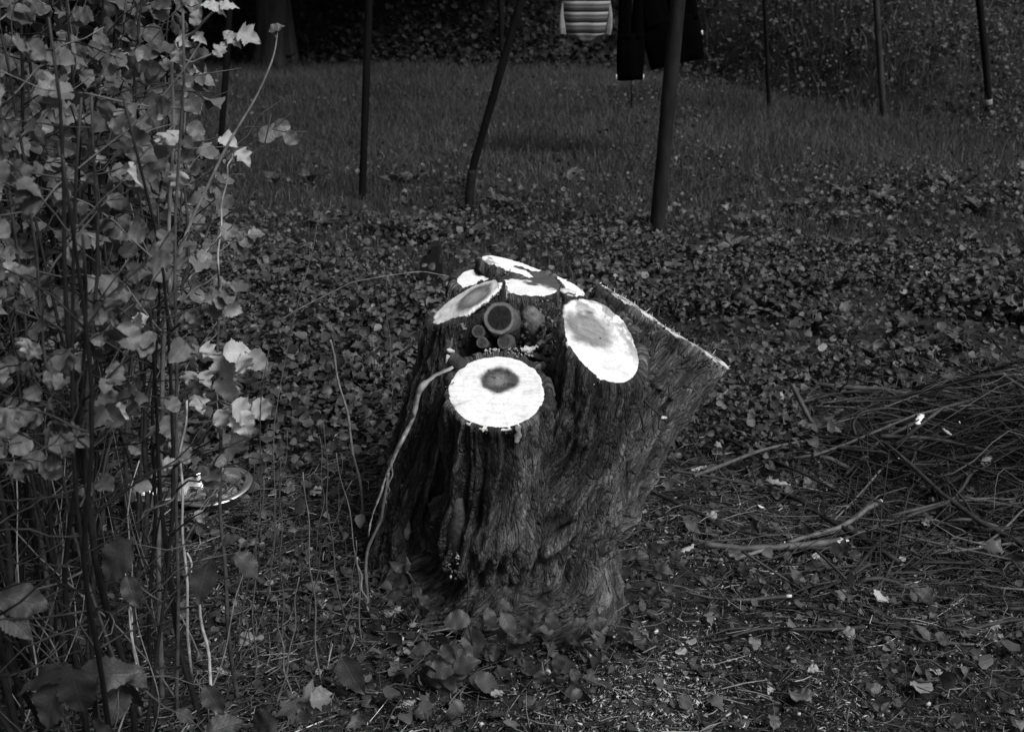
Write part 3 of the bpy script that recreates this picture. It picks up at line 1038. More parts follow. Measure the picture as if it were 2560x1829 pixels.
tag(link('grass', blades('grass', xy, hh, RNG.uniform(.003, .006, n), M['grass'], tones, lean=.7)), 'uneven mown grass of the clearing', 'grass', kind='stuff')
# broad weeds in the grass
def weed_density(x, y): return sstep(.38, .66, n2(x, y, .9, 61, 3)) * sstep(5, 6, y) * (.10 + .9 * sstep(.3, 2.5, x)) * (1 - .8 * sstep(12, 13.5, y))
xy = scatter(11000, 5.0, 12.5, weed_density)
n = len(xy)
tag(link('weeds', leaf_stuff('weeds', xy, RNG.uniform(.012, .036, n), RNG.random(n) * .13, np.full(n, .9), M['cover'], lognorm(n, .35) * .9)),
    'broad leaved weeds growing through the grass', 'weeds', kind='stuff')

# litter: dead leaves, straw and bits of twig on the bare soil near the camera
def litter_density(x, y):
    return (.25 + .75 * sstep(.35, .6, n2(x, y, 2.2, 71, 3))) * (1 - .85 * sstep(3.0, 4.4, y)) * np.where(in_stump(x, y), 0, 1)
xy = scatter(22000, 1.4, 4.8, litter_density)
n = len(xy)
tones = lognorm(n, .7) * .30
tag(link('leaf_litter', leaf_stuff('leaf_litter', xy, RNG.uniform(.005, .024, n), RNG.random(n) * .025 + .004, np.full(n, .45), M['dead_leaf'], tones)),
    'old dead leaves and crumbs lying on the soil', 'litter', kind='stuff')
def sticks_stuff(name, xy, length, rad, mat, tones, zr=.03, flatness=.12, aniso=0.0):
    acc = Acc()
    n = len(xy)
    ang = RNG.uniform(0, np.pi, n)
    if aniso: ang = RNG.normal(0, aniso, n)
    d = np.stack([np.cos(ang), np.sin(ang), RNG.normal(0, flatness, n)], 1)
    p = np.stack([xy[:, 0], xy[:, 1], gz(xy[:, 0], xy[:, 1]) + rad + RNG.random(n) * zr + .004], 1)
    tV, tF = tube([(-.5, 0, 0), (-.1, .04, .02), (.5, 0, 0)], [.6, 1, .5], 4)
    R = frames(np.cross(np.array([0, 0, 1.0]), d), np.tile([0, 0, 1.0], (n, 1)))
    S = np.stack([length, np.maximum(rad, .1 * length), rad], 1)
    tV = tV.copy(); tV[:, 1] = np.where(np.abs(tV[:, 1]) > 0, tV[:, 1], 0)
    # template: x along, y and z radial
    base = np.array([(-.5, 0), (-.1, 0), (.5, 0)])
    sides = [(0, 1), (1, 0), (0, -1), (-1, 0)]
    V = []
    bend = RNG.normal(0, .10, n)
    nd = np.cross(np.array([0, 0, 1.0]), d)
    nd /= np.linalg.norm(nd, axis=1, keepdims=True)
    for i, (t, k) in enumerate(((-.5, .7), (0, 1), (.5, .5))):
        c = p + d * (t * length)[:, None] + nd * ((bend * length) if i == 1 else 0 * length)[:, None]
        for sy, sz in sides:
            V.append(c + nd * (sy * rad * k)[:, None] + np.array([0, 0, 1.0]) * (sz * rad * k)[:, None])
    V = np.stack(V, 1).reshape(-1, 3)
    k0 = np.arange(n)[:, None] * 12
    F = [k0 + np.array([[r * 4 + s, r * 4 + (s + 1) % 4, r * 4 + 4 + (s + 1) % 4, r * 4 + 4 + s]]) for r in (0, 1) for s in range(4)]
    return mesh_from(name, V, [np.concatenate(F)], mat, True, {'tone': np.repeat(tones, 12)})
M['twig'] = grey_mat('twig_bark', .03, .075, 50, .7, tone='tone', bmp=.5)
xy = scatter(27000, 1.4, 4.2, lambda x, y: (.3 + .7 * sstep(.4, .6, n2(x, y, 1.7, 72, 2))) * (1 - .8 * sstep(2.8, 4, y)) * np.where(in_stump(x, y), 0, 1))
n = len(xy)
tag(link('twig_litter', sticks_stuff('twig_litter', xy, RNG.uniform(.015, .11, n), RNG.uniform(.0006, .0020, n), M['twig'], lognorm(n, .8) * 1.0)),
    'thin broken twigs and straw strewn over the soil', 'litter', kind='stuff')
# sawdust and small chips of the fresh wood
M['chip'] = grey_mat('chip_wood', .45, .75, 80, .85, tone='tone', bmp=.3)
def chip_density(x, y):
    z = sawdust_zone(x, y)
    patch = np.exp(-((x - .325) ** 2 / .004 + (y - 1.955) ** 2 / .0016))
    return np.clip(z * sstep(.40, .62, n2(x, y, 7, 81, 3)) * .75 + .035 * (1 - sstep(3, 4, y)) + patch * 1.6, 0, 1) * np.where(in_stump(x, y), 0, 1)
xy = scatter(38000, 1.4, 4.0, chip_density)
n = len(xy)
def chips_stuff(name, xy, size, mat, tones):
    n = len(xy)
    nr = np.array([0, -.2, 1.0]) + RNG.normal(0, .5, (n, 3))
    ang = RNG.uniform(0, 6.283, n)
    R = frames(np.stack([np.cos(ang), np.sin(ang), 0 * ang], 1), nr) * size[:, None, None] * np.stack([RNG.uniform(.10, .40, n), RNG.uniform(.8, 1.7, n), RNG.uniform(.05, .35, n)], 1)[:, None, :]
    tV = np.array([(-.5, -.5, 0), (.5, -.42, 0), (.42, .5, 0), (-.46, .4, 0), (0, 0, .6)])
    tF = [np.array([[3, 2, 1, 0]]), np.array([[0, 1, 4], [1, 2, 4], [2, 3, 4], [3, 0, 4]])]
    V, F = stamp(tV, tF, R, np.stack([xy[:, 0], xy[:, 1], gz(xy[:, 0], xy[:, 1]) + RNG.random(n) * .018 + .004], 1))
    return mesh_from(name, V, F, mat, False, {'tone': np.repeat(tones, 5)})
tag(link('sawdust', chips_stuff('sawdust', xy, .0018 + .013 * RNG.random(n) ** 4, M['chip'], .10 + .95 * RNG.random(n) ** 1.7)),
    'pale sawdust and crumbs of fresh wood on the soil before the stump', 'sawdust', kind='stuff')

M['crumb'] = grey_mat('soil_crumb', .03, .10, 50, .9, tone='tone', bmp=.3)
xy = scatter(56000, 1.4, 4.0, lambda x, y: (1 - .8 * sstep(2.6, 4, y)) * (.3 + .7 * sstep(.35, .6, n2(x, y, 3, 83, 3))) * np.where(in_stump(x, y), 0, 1))
n = len(xy)
tag(link('soil_crumbs', chips_stuff('soil_crumbs', xy, .004 + .012 * RNG.random(n) ** 2, M['crumb'], lognorm(n, .7) * .8)),
    'dark crumbs of bark and soil littering the ground', 'litter', kind='stuff')

# ------------------------------------------------------------------ undergrowth on the bank
def wild_density(x, y):
    yb = 13.6 - 4.6 * sstep(1.0, 4.0, x)
    return sstep(-.5, .4, y - yb) * (1 - sstep(5, 6.5, y - yb)) * (.4 + .6 * sstep(.35, .55, n2(x, y, .7, 91, 3)))
xy = scatter(55000, 8.5, 20, wild_density)
n = len(xy)
yb = 13.6 - 4.6 * sstep(1.0, 4.0, xy[:, 0])
hmax = (.25 + 1.5 * n2(xy[:, 0], xy[:, 1], .45, 92, 3) ** 1.5) * sstep(-.5, 1.6, xy[:, 1] - yb) + .06
right = sstep(1.5, 3.2, xy[:, 0])
tones = lognorm(n, .22) * (.6 + 1.8 * right) * (.5 + 1.0 * n2(xy[:, 0], xy[:, 1], .7, 97, 3))
tag(link('undergrowth', leaf_stuff('undergrowth', xy, RNG.uniform(.03, .09, n) * (1 - .45 * right), RNG.random(n) * hmax * (1 - .78 * right), np.full(n, .7), M['wild'], tones, updir=(0, -.6, .8))),
    'dense dark undergrowth on the bank beyond the clearing', 'undergrowth', kind='stuff')
xy = scatter(17000, 8.5, 17, lambda x, y: sstep(-.5, .3, y - (13.6 - 4.6 * sstep(1, 4, x))) * (.10 + .9 * sstep(1.5, 3, x)) * sstep(.35, .6, n2(x, y, .8, 95, 3)))
n = len(xy)
tag(link('tall_grass', blades('tall_grass', xy, RNG.uniform(.08, .36, n), RNG.uniform(.004, .008, n), M['grass'], lognorm(n, .3) * 1.15, lean=.8)),
    'long rank grass standing on the bank', 'grass', kind='stuff')

# ------------------------------------------------------------------ trees beyond the clearing
M['trunk'] = grey_mat('tree_bark', .012, .04, 9, .85, stretch=(1, 1, .18), bmp=1.0, bdist=.05, tone='tone')
M['crown'] = leaf_mat('crown_leaf', .03, .05, .6, .25, .2)
def tree(px, Y, r, h, lean, label, seed, ncrown, crad, cz):
    rg = np.random.default_rng(seed)
    x = float(P(px, 150, Y)[0])
    z0 = float(gz(x, Y)[0])
    t = empty('tree', (x, Y, z0), label, 'tree', 'trees at the edge of the clearing')
    k = 46
    zz = np.linspace(-.15, h, k)
    pts = np.stack([lean * zz + .04 * np.sin(zz * 1.1 + seed), .03 * np.sin(zz * .8), zz], 1)
    rr = r * (1 - .55 * zz / h) * (1 + .55 * np.exp(-np.maximum(zz, 0) / .22))
    sides = 72
    V, F = tube(pts, rr, sides, True)
    th = np.tile(np.arange(sides) / sides * 2 * np.pi, k)
    zt = np.repeat(zz, sides)
    q = np.stack([np.cos(th) * 3.2, np.sin(th) * 3.2, zt * 1.2 + seed], 1)
    rid = 1 - np.abs(2 * fbm(q * 1.6, seed, 3) - 1) * 1.6
    c = np.repeat(pts, sides, 0)
    V[:k * sides] = c + (V[:k * sides] - c) * (1 + .11 * (rid - .4))[:, None]
    link('trunk', mesh_from('trunk', V, F, M['trunk'], True, {'tone': .9 * np.concatenate([.35 + 1.2 * np.clip(rid, 0, 1), [1, 1]])}), t)
    A = Acc()
    for b in range(9):
        a = rg.uniform(0, 6.28); zb = rg.uniform(.35, .95) * h
        base = np.array([lean * zb, 0, zb])
        end = base + np.array([math.cos(a), math.sin(a), rg.uniform(.1, .7)]) * crad * rg.uniform(.5, 1)
        V, F = tube(wander(base, end, 8, .12, seed * 50 + b), np.linspace(r * .3, .012, 8), 6)
        A.add(V, F, tone=.8)
    link('limb', A.mesh('limb', M['trunk']), t)
    ctr = rg.normal(0, 1, (60, 3)); ctr /= np.linalg.norm(ctr, axis=1, keepdims=True)  # unseen foliage added low and dense to shade the bank
    ctr = ctr * rg.uniform(.35, 1, (60, 1)) * np.array([crad, crad, crad * .75]) + np.array([lean * cz, -.6, cz])
    pos = ctr[rg.integers(0, 60, ncrown)] + rg.normal(0, .42, (ncrown, 3))
    pos = pos[pos[:, 2] + z0 > 1.35]
    m = len(pos)
    tV, tF, lf = leaf_low([(0, .1), (.45, .45), (1, 0)], .3, .3)
    R = frames(rg.normal(0, 1, (m, 3)), rg.normal(0, 1, (m, 3)) + np.array([0, 0, .7])) * rg.uniform(.16, .30, (m, 1, 1))
    V, F = stamp(tV, tF, R, pos)
    o = link('crown', mesh_from('crown', V, F, M['crown'], True, {'tone': np.repeat(lognorm(m, .3), len(tV)), 'lf': np.tile(lf, (m, 1))}), t)
    o['kind'] = 'stuff'
tree(684, 13.6, .20, 7.5, .02, 'thick dark tree trunk with furrowed bark at the back left of the clearing', 1, 9000, 3.0, 3.9)
tree(497, 14.4, .13, 7.0, -.02, 'thinner dark tree trunk left of the thick furrowed trunk', 2, 8000, 2.9, 3.7)
tree(860, 15.2, .14, 7.0, .05, 'tree half lost in the black shade right of the thick trunk', 3, 9000, 3.1, 3.7)  # extra tree, put in so its foliage darkens the bank
tree(1180, 15.6, .12, 7.0, -.03, 'slim dark tree in the undergrowth behind the bent pole', 4, 8500, 2.9, 3.8)  # another tree added to shade the bank

# ------------------------------------------------------------------ posts, poles, cut post
M['post'] = grey_mat('old_post_metal', .030, .085, 22, .85, stretch=(1, 1, .3), bmp=.8, spec=.12, tone='tone')
M['pale'] = grey_mat('pale_paint', .3, .5, 30, .6, bmp=.2, tone='tone')
def post(name, pxs, w_px, label, cat, top=2.3, base_px=None, tone=1.0, collar=None, sleeve=None, mat='post', sides=16, group='poles and pipes standing in the clearing'):
    b = G(*pxs[0])
    Y = b[1]
    root = empty(name, tuple(b), label, cat, group)
    pts = [np.array([0, 0, -.08])]
    pts.append(np.array([0, 0, 0.0]))
    for q in pxs[1:]:
        pts.append(P(q[0], q[1], Y) - b)
    d = pts[-1] - pts[-2]
    if pts[-1][2] < top and d[2] > 0:
        pts.append(pts[-1] + d * (top - pts[-1][2]) / d[2])
    pts = np.array(pts)
    s = np.concatenate([[0], np.cumsum(np.linalg.norm(np.diff(pts, axis=0), axis=1))])
    t = np.linspace(0, s[-1], 40)
    c = np.stack([np.interp(t, s, pts[:, k]) for k in range(3)], 1)
    for k in (0, 1): c[1:-1, k] = .25 * c[:-2, k] + .5 * c[1:-1, k] + .25 * c[2:, k]
    dep = vis(b)[2][0]
    r = w_px / 2 * dep / FPX
    rr = r * (1 + .03 * np.sin(t * 9 + Y))
    V, F = tube(c, rr, sides)
    tn = tone * (.7 + .6 * fbm(V * np.array([20, 20, 5]), int(Y * 10), 3))
    link('shaft', mesh_from('shaft', V, F, M[mat], True, {'tone': tn}), root)
    if sleeve:
        q = [P(x, y, Y) - b for x, y in sleeve[0]]
        V, F = tube(wander(q[0], q[1], 12, .02, 5), r * sleeve[1] * (1 + .05 * np.sin(np.arange(12) * 1.7)), sides)
        link('sleeve', mesh_from('sleeve', V, F, M['stub'], True, {'tone': np.full(len(V), .09)}), root)
    if collar:
        q = [P(x, y, Y) - b for x, y in collar[0]]
        V, F = tube(wander(q[0], q[1], 4, .0, 5), r * collar[1], sides)
        link('collar', mesh_from('collar', V, F, M['pale'], True, {'tone': np.full(len(V), collar[2])}), root)
    return root
post('post', [(1640, 592), (1667, 300), (1695, 0)], 36, 'thick grey leaning post to the right of centre, nearest of the poles', 'post', tone=.30)
post('post', [(905, 497), (914, 250), (922, 0)], 18, 'straight dark pipe left of the bent pole', 'post', tone=.08)
post('bent_pole', [(1172, 528), (1178, 430), (1192, 385), (1245, 200), (1302, 5)], 19, 'dark pole bent sharply just above its foot and leaning right', 'pole', tone=.09, sleeve=([(1172, 532), (1179, 424)], 1.18))
post('post', [(1254, 168), (1252, 0)], 13, 'dim upright pole behind the top of the bent pole', 'post', tone=.12)
post('post', [(548, 415), (564, 190), (575, 0)], 15, 'dark pipe seen through the right edge of the shrub', 'post', tone=.08)
post('post', [(1923, 280), (1916, 100), (1911, 0)], 10, 'thinnest dark pole at the foot of the bank, right of the thick grey post', 'post', tone=.10)
post('post', [(2210, 305), (2196, 100), (2190, 0)], 15, 'pale weathered pole on the bank between two dark poles', 'post', tone=.6)
post('post', [(2475, 296), (2464, 150), (2448, 0)], 17, 'dark pole with a pale band near its foot at the far right', 'post', tone=.10,
     collar=([(2470.5, 263), (2469.5, 249)], 1.22, .55), sleeve=([(2475, 300), (2472, 266)], 1.35))
# cut-off dark post behind the stump, its top sawn in a step
cp = G(1079, 712)
root = empty('cut_post', tuple(cp), 'short black cut off post with a stepped top behind the left limb', 'post')
dep = vis(cp)[2][0]; u = dep / FPX
prof = [(-26, 0), (-24, 62), (-12, 66), (-8, 78), (2, 82), (4, 98), (19, 100), (20, 62), (26, 60), (25, 0)]
hgt = 1 / math.cos(math.radians(17.6))
V = [(x * u * 1.08, -.05, y * u * hgt * 1.08 - .01) for x, y in prof] + [(x * u * 1.08, .05, y * u * hgt * 1.08 - .01) for x, y in prof]
k = len(prof)
bmq = [list(range(k))[::-1], [k + i for i in range(k)]]
me = bpy.data.meshes.new('stub'); me.from_pydata(V, [], [tuple(f)[::-1] for f in bmq] + [(i, (i + 1) % k, k + (i + 1) % k, k + i) for i in range(k)])
M['black'] = grey_mat('black_rust', .008, .016, 25, .8, bmp=.3, spec=.15)
me.materials.append(M['black'])
link('timber', me, root)

# ------------------------------------------------------------------ washing on the line
M['cloth_black'] = grey_mat('black_cloth', .0010, .002, 60, 1.0, bmp=.3, spec=.02)
M['tag'] = grey_mat('white_tag', .6, .8, 60, .8, bmp=0)
def stripes():
    m, nt, b, out = new_mat('striped_cloth')
    tc = N(nt, 'ShaderNodeTexCoord')
    sp = N(nt, 'ShaderNodeSeparateXYZ'); nt.links.new(tc.outputs['Object'], sp.inputs[0])
    nz = noise_node(nt, 9, 2, .5, tc.outputs['Object'])
    z = math_node(nt, 'ADD', sp.outputs[2], math_node(nt, 'MULTIPLY', nz, .006))
    f = math_node(nt, 'FRACT', math_node(nt, 'DIVIDE', z, .0715))
    cr = N(nt, 'ShaderNodeValToRGB')
    cr.color_ramp.interpolation = 'CONSTANT'
    e = cr.color_ramp.elements
    e[0].position = 0; e[0].color = (.02, .02, .02, 1)
    e[1].position = .16; e[1].color = (.05, .05, .05, 1)
    for p_, c_ in ((.34, .13), (.50, .10), (.70, .30), (.80, .42), (.94, .03)):
        q = e.new(p_); q.color = (c_, c_, c_, 1)
    nt.links.new(f, cr.inputs[0])
    w = noise_node(nt, 300, 2, .5, tc.outputs['Object'])
    nt.links.new(math_node(nt, 'MULTIPLY', cr.outputs[0], maprange(nt, w, .3, .7, .85, 1.1)), b.inputs['Base Color'])
    b.inputs['Roughness'].default_value = .95
    b.inputs['Specular IOR Level'].default_value = .1
    bump(nt, b, w, .3, .002)
    return m
M['stripes'] = stripes()
M['sleeve'] = grey_mat('pale_sleeve_cloth', .12, .30, 12, .95, stretch=(3, 3, .5), bmp=.4)
def sock(rows, mat, name, parent, seed=0, sides=28, fold=.010, cap=True):
    """flattened tube of cloth: rows of (x, z, half width, half depth)"""
    rows = np.array(rows, float)
    s = np.linspace(0, 1, len(rows)); t = np.linspace(0, 1, 26)
    r = np.stack([np.interp(t, s, rows[:, k]) for k in range(4)], 1)
    th = np.linspace(0, 2 * np.pi, sides, endpoint=False)
    V = []
    for i, (x, z, w, d) in enumerate(r):
        cx = np.sign(np.cos(th)) * np.abs(np.cos(th)) ** .8
        fy = fold * np.sin(th * 3 + seed) * math.sin(t[i] * 3 + 1) + fold * .8 * np.sin(cx * 7 + seed + t[i] * 2)
        V.append(np.stack([x + cx * w, np.sin(th) * d + fy, np.full(sides, z) + .004 * np.sin(th * 2 + seed)], 1))
    V = np.concatenate(V)
    i = np.arange(len(r) - 1)[:, None] * sides; j = np.arange(sides)[None]; j2 = (j + 1) % sides
    F = [np.stack([i + j, i + j2, i + sides + j2, i + sides + j], -1).reshape(-1, 4)]
    k = len(V)
    V = np.concatenate([V, V[:sides].mean(0)[None], V[-sides:].mean(0)[None]])
    jj = np.arange(sides)
    F.append(np.concatenate([np.stack([(jj + 1) % sides, jj, np.full(sides, k)], 1), np.stack([k - sides + jj, k - sides + (jj + 1) % sides, np.full(sides, k + 1)], 1)]))
    return link(name, mesh_from(name, V, F, mat, True), parent)
YL = 8.0
def cl(px, py): return P(px, py, YL)
c0 = cl(1463, 107)
sh = empty('striped_shirt', tuple(c0), 'striped shirt hanging upside down beside the black trousers', 'shirt')
mpp = vis(c0)[2][0] / FPX
sock([(-.0, -.0, .02, .02), (-.0, .012, 22 * mpp, .03), (0, .05, 44 * mpp, .035), (0, .06, 52 * mpp, .04), (0, .10, 52 * mpp, .045), (0, .25, 60 * mpp, .05), (0, .45, 64 * mpp, .05), (0, .72, 64 * mpp, .03)], M['stripes'], 'body', sh, 1, 40, .006)
for s in (-1, 1):
    sock([(s * 56 * mpp, .055, 8 * mpp, .02), (s * 58 * mpp, .10, 9 * mpp, .025), (s * 60 * mpp, .18, 6 * mpp, .02), (s * 58 * mpp, .26, 3 * mpp, .01)], M['sleeve'], 'sleeve', sh, s, 16, .004)
def trousers(px0, px1, py, slant, label, seed, legw, gap_top):
    c = cl((px0 + px1) / 2, py)
    o = empty('black_trousers', tuple(c), label, 'trousers', 'black trousers on the washing line')
    u = vis(c)[2][0] / FPX
    w = (px1 - px0) / 2 * u
    sock([(0, 0, w * .97, .03), (0, .03, w * 1.0, .045), (0, .18, w * 1.06, .06), (0, .32, w * 1.02, .05)], M['cloth_black'], 'waist', o, seed, 32, .006)
    for s in (-1, 1):
        sock([(s * w * .48, .28, w * .54, .045), (s * w * .53, .5, w * .5, .04), (s * w * (.55 + gap_top), .75, w * .46, .03), (s * w * (.58 + gap_top), 1.06, w * .44, .02)], M['cloth_black'], 'leg', o, seed + s, 24, .006)
    o.rotation_euler.y = slant
    return o, u, w
o, u, w = trousers(1541, 1607, 200, 0.0, 'narrow black trousers hung waist down next to the striped shirt', 3, 1, .02)
for s in (-1, 1):
    V, F = tube([(s * w * 1.02, -.02, 0.002), (s * w * 1.03, -.02, .04)], [.004, .004], 6)
    link('side_tag', mesh_from('side_tag', V, F, M['tag']), o)
V, F = tube(wander((.01, 0, 0), (.02, 0, -.19), 10, .05, 4), .003, 5)
link('drawstring', mesh_from('drawstring', V, F, M['cloth_black']), o)
o, u, w = trousers(1625, 1762, 160, -0.22, 'wide black trousers hanging behind the thick grey post', 5, 1, .03)
V, F = tube([(w * 1.02, -.03, .16), (w * 1.03, -.03, .19)], [.007, .006], 8)
link('side_tag', mesh_from('side_tag', V, F, M['tag']), o)
zl = c0[2] + .72
lp = wander((-3.2, YL, zl + .05), (4.2, YL, zl + .1), 24, .002, 3, sag=.01)
V, F = tube(lp, .003, 6)
tag(link('washing_line', mesh_from('washing_line', V, F, M['tag'])), 'thin line stretched above the clearing with clothes hung over it', 'washing line')

# ------------------------------------------------------------------ metal bowls
M['steel'] = grey_mat('dull_steel', .62, .82, 18, .42, bmp=.1, bdist=.001, metal=1.0, spec=.5)
M['feed'] = grey_mat('bowl_dregs', .16, .42, 30, .35, bmp=.4)
def bowl(px, py, R, label, tilt, seed):
    c = G(px, py)
    root = empty('metal_bowl', (c[0], c[1], c[2] + .012), label, 'bowl', 'metal bowls under the shrub')
    root.rotation_euler = tilt
    prof = [(0, .006), (.55, .006), (.64, .010), (.70, .03), (.80, .32), (.84, .40), (.86, .43), (1.0, .40), (1.005, .37), (.99, .365), (.87, .385), (.83, .33), (.73, 0.0), (.0, -.01)]
    sd = 64
    th = np.linspace(0, 2 * np.pi, sd, endpoint=False)
    V = np.concatenate([np.stack([np.cos(th) * r * R, np.sin(th) * r * R, np.full(sd, z * R)], 1) for r, z in prof])
    i = np.arange(len(prof) - 1)[:, None] * sd; j = np.arange(sd)[None]; j2 = (j + 1) % sd
    F = np.stack([i + j, i + j2, i + sd + j2, i + sd + j], -1).reshape(-1, 4)
    link('shell', mesh_from('shell', V, F, M['steel']), root)
    q = [(0.0, .05), (.3, .055), (.5, .05), (.66, .035)]
    V = np.concatenate([np.stack([np.cos(th) * r * R, np.sin(th) * r * R, z * R + .004 * (vnoise(np.stack([np.cos(th) * r * 6, np.sin(th) * r * 6, th * 0], 1), seed) - .5)], 1) for r, z in q])
    i = np.arange(len(q) - 1)[:, None] * sd
    F = np.stack([i + j, i + j2, i + sd + j2, i + sd + j], -1).reshape(-1, 4)[:, ::-1]
    link('dregs', mesh_from('dregs', V, F[:, ::-1], M['feed']), root)
bowl(541, 1255, .113, 'steel bowl with a wide rim lying open right of the canes', (.05, -.06, 0), 1)
bowl(385, 1272, .085, 'smaller steel bowl mostly hidden behind the canes', (-.25, .1, .3), 2)

# ------------------------------------------------------------------ shrubs
M['cane'] = grey_mat('cane_bark', .025, .07, 45, .6, tone='tone', bmp=.6, bdist=.003, spec=.4)
M['shrub_leaf'] = leaf_mat('shrub_leaf', .062, .135, .45, .5, .12, tone=None, objrand=.35, spots=.35)
M['shrub_leaf_mass'] = leaf_mat('shrub_leaf_mass', .062, .135, .45, .5, .15)
M['pale_leaf'] = leaf_mat('pale_leaf', .34, .50, .55, .4, .3, tone=None, objrand=.3, spots=.35)
M['low_leaf'] = leaf_mat('low_plant_leaf', .028, .050, .5, .45, .15, tone=None, objrand=.35, spots=.2)
def tpl_mesh(name, T, mat):
    V, F, lf = T
    return mesh_from(name, V, F, mat, True, {'lf': lf, 'tone': np.ones(len(V))})
def teeth(shape, n=25, amp=.07, seed=0):
    rg = np.random.default_rng(seed)
    ts = np.array([t for t, w in shape]); ws = np.array([w for t, w in shape])
    t = np.linspace(ts[0], 1, n)
    w = np.interp(t, np.maximum.accumulate(ts), ws)
    k = np.arange(n)
    w = w * (1 + amp * np.where(k % 2 == 1, 1, -1) * rg.uniform(.4, 1.3, n)) 
    w[-1] = 0
    return [(float(a), float(b)) for a, b in zip(t, w)]
NINEBARK, ROUND, OVATE = teeth(NINEBARK, 25, .07, 1), teeth(ROUND, 27, .055, 2), teeth(OVATE, 25, .08, 3)
ROUND = [(t, w * .9) for t, w in ROUND]
SHRUB_T = [leaf_tpl(NINEBARK, .25, .25, .03, 1, thin=1), leaf_tpl(NINEBARK, .12, .45, .05, 2, .3), leaf_tpl(ROUND, .2, .15, .04, 3),
           leaf_tpl(ROUND, .35, .35, .04, 4, -.3), leaf_tpl(OVATE, .3, .2, .04, 5), leaf_tpl(NINEBARK, .5, .1, .05, 6, .2), leaf_tpl(OVATE, .1, .5, .06, 7, .4),
           leaf_tpl(LOBED, .3, .35, .05, 8), leaf_tpl(ROUND, .55, .1, .06, 9, .5)]
SHRUB_ME = [tpl_mesh('leaf', t, M['shrub_leaf']) for t in SHRUB_T]
LOBED = teeth([(0, .02), (-.01, .16), (.05, .36), (.12, .40), (.20, .24), (.30, .40), (.42, .50), (.47, .36), (.52, .22), (.60, .24), (.70, .22), (.80, .15), (.90, .07), (1, 0)], 27, .07, 4)
PALE_T = [leaf_tpl(LOBED, .35, .45, .06, 11, .2), leaf_tpl(NINEBARK, .4, .5, .06, 12, -.3), leaf_tpl(LOBED, .6, .3, .07, 13, .4), leaf_tpl(OVATE, .5, .6, .06, 14)]
PALE_ME = [tpl_mesh('leaf', t, M['pale_leaf']) for t in PALE_T]
LOWP_T = [leaf_tpl(TOOTHED, .25, .2, .02, 21), leaf_tpl(TOOTHED, .12, .35, .03, 22, .2), leaf_tpl(TOOTHED, .4, .15, .03, 23, -.2), leaf_tpl(OVATE, .2, .3, .04, 24)]
LOWP_ME = [tpl_mesh('leaf', t, M['low_leaf']) for t in LOWP_T]

def leaf_obj(me, parent, origin, pos, R, name='leaf'):
    o = bpy.data.objects.new(name, me)
    C.objects.link(o)
    o.parent = parent
    m = Matrix.Identity(4)
    for i in range(3):
        for j in range(3): m[i][j] = R[i, j]
        m[i][3] = pos[i] - origin[i]
    o.matrix_local = m
    return o

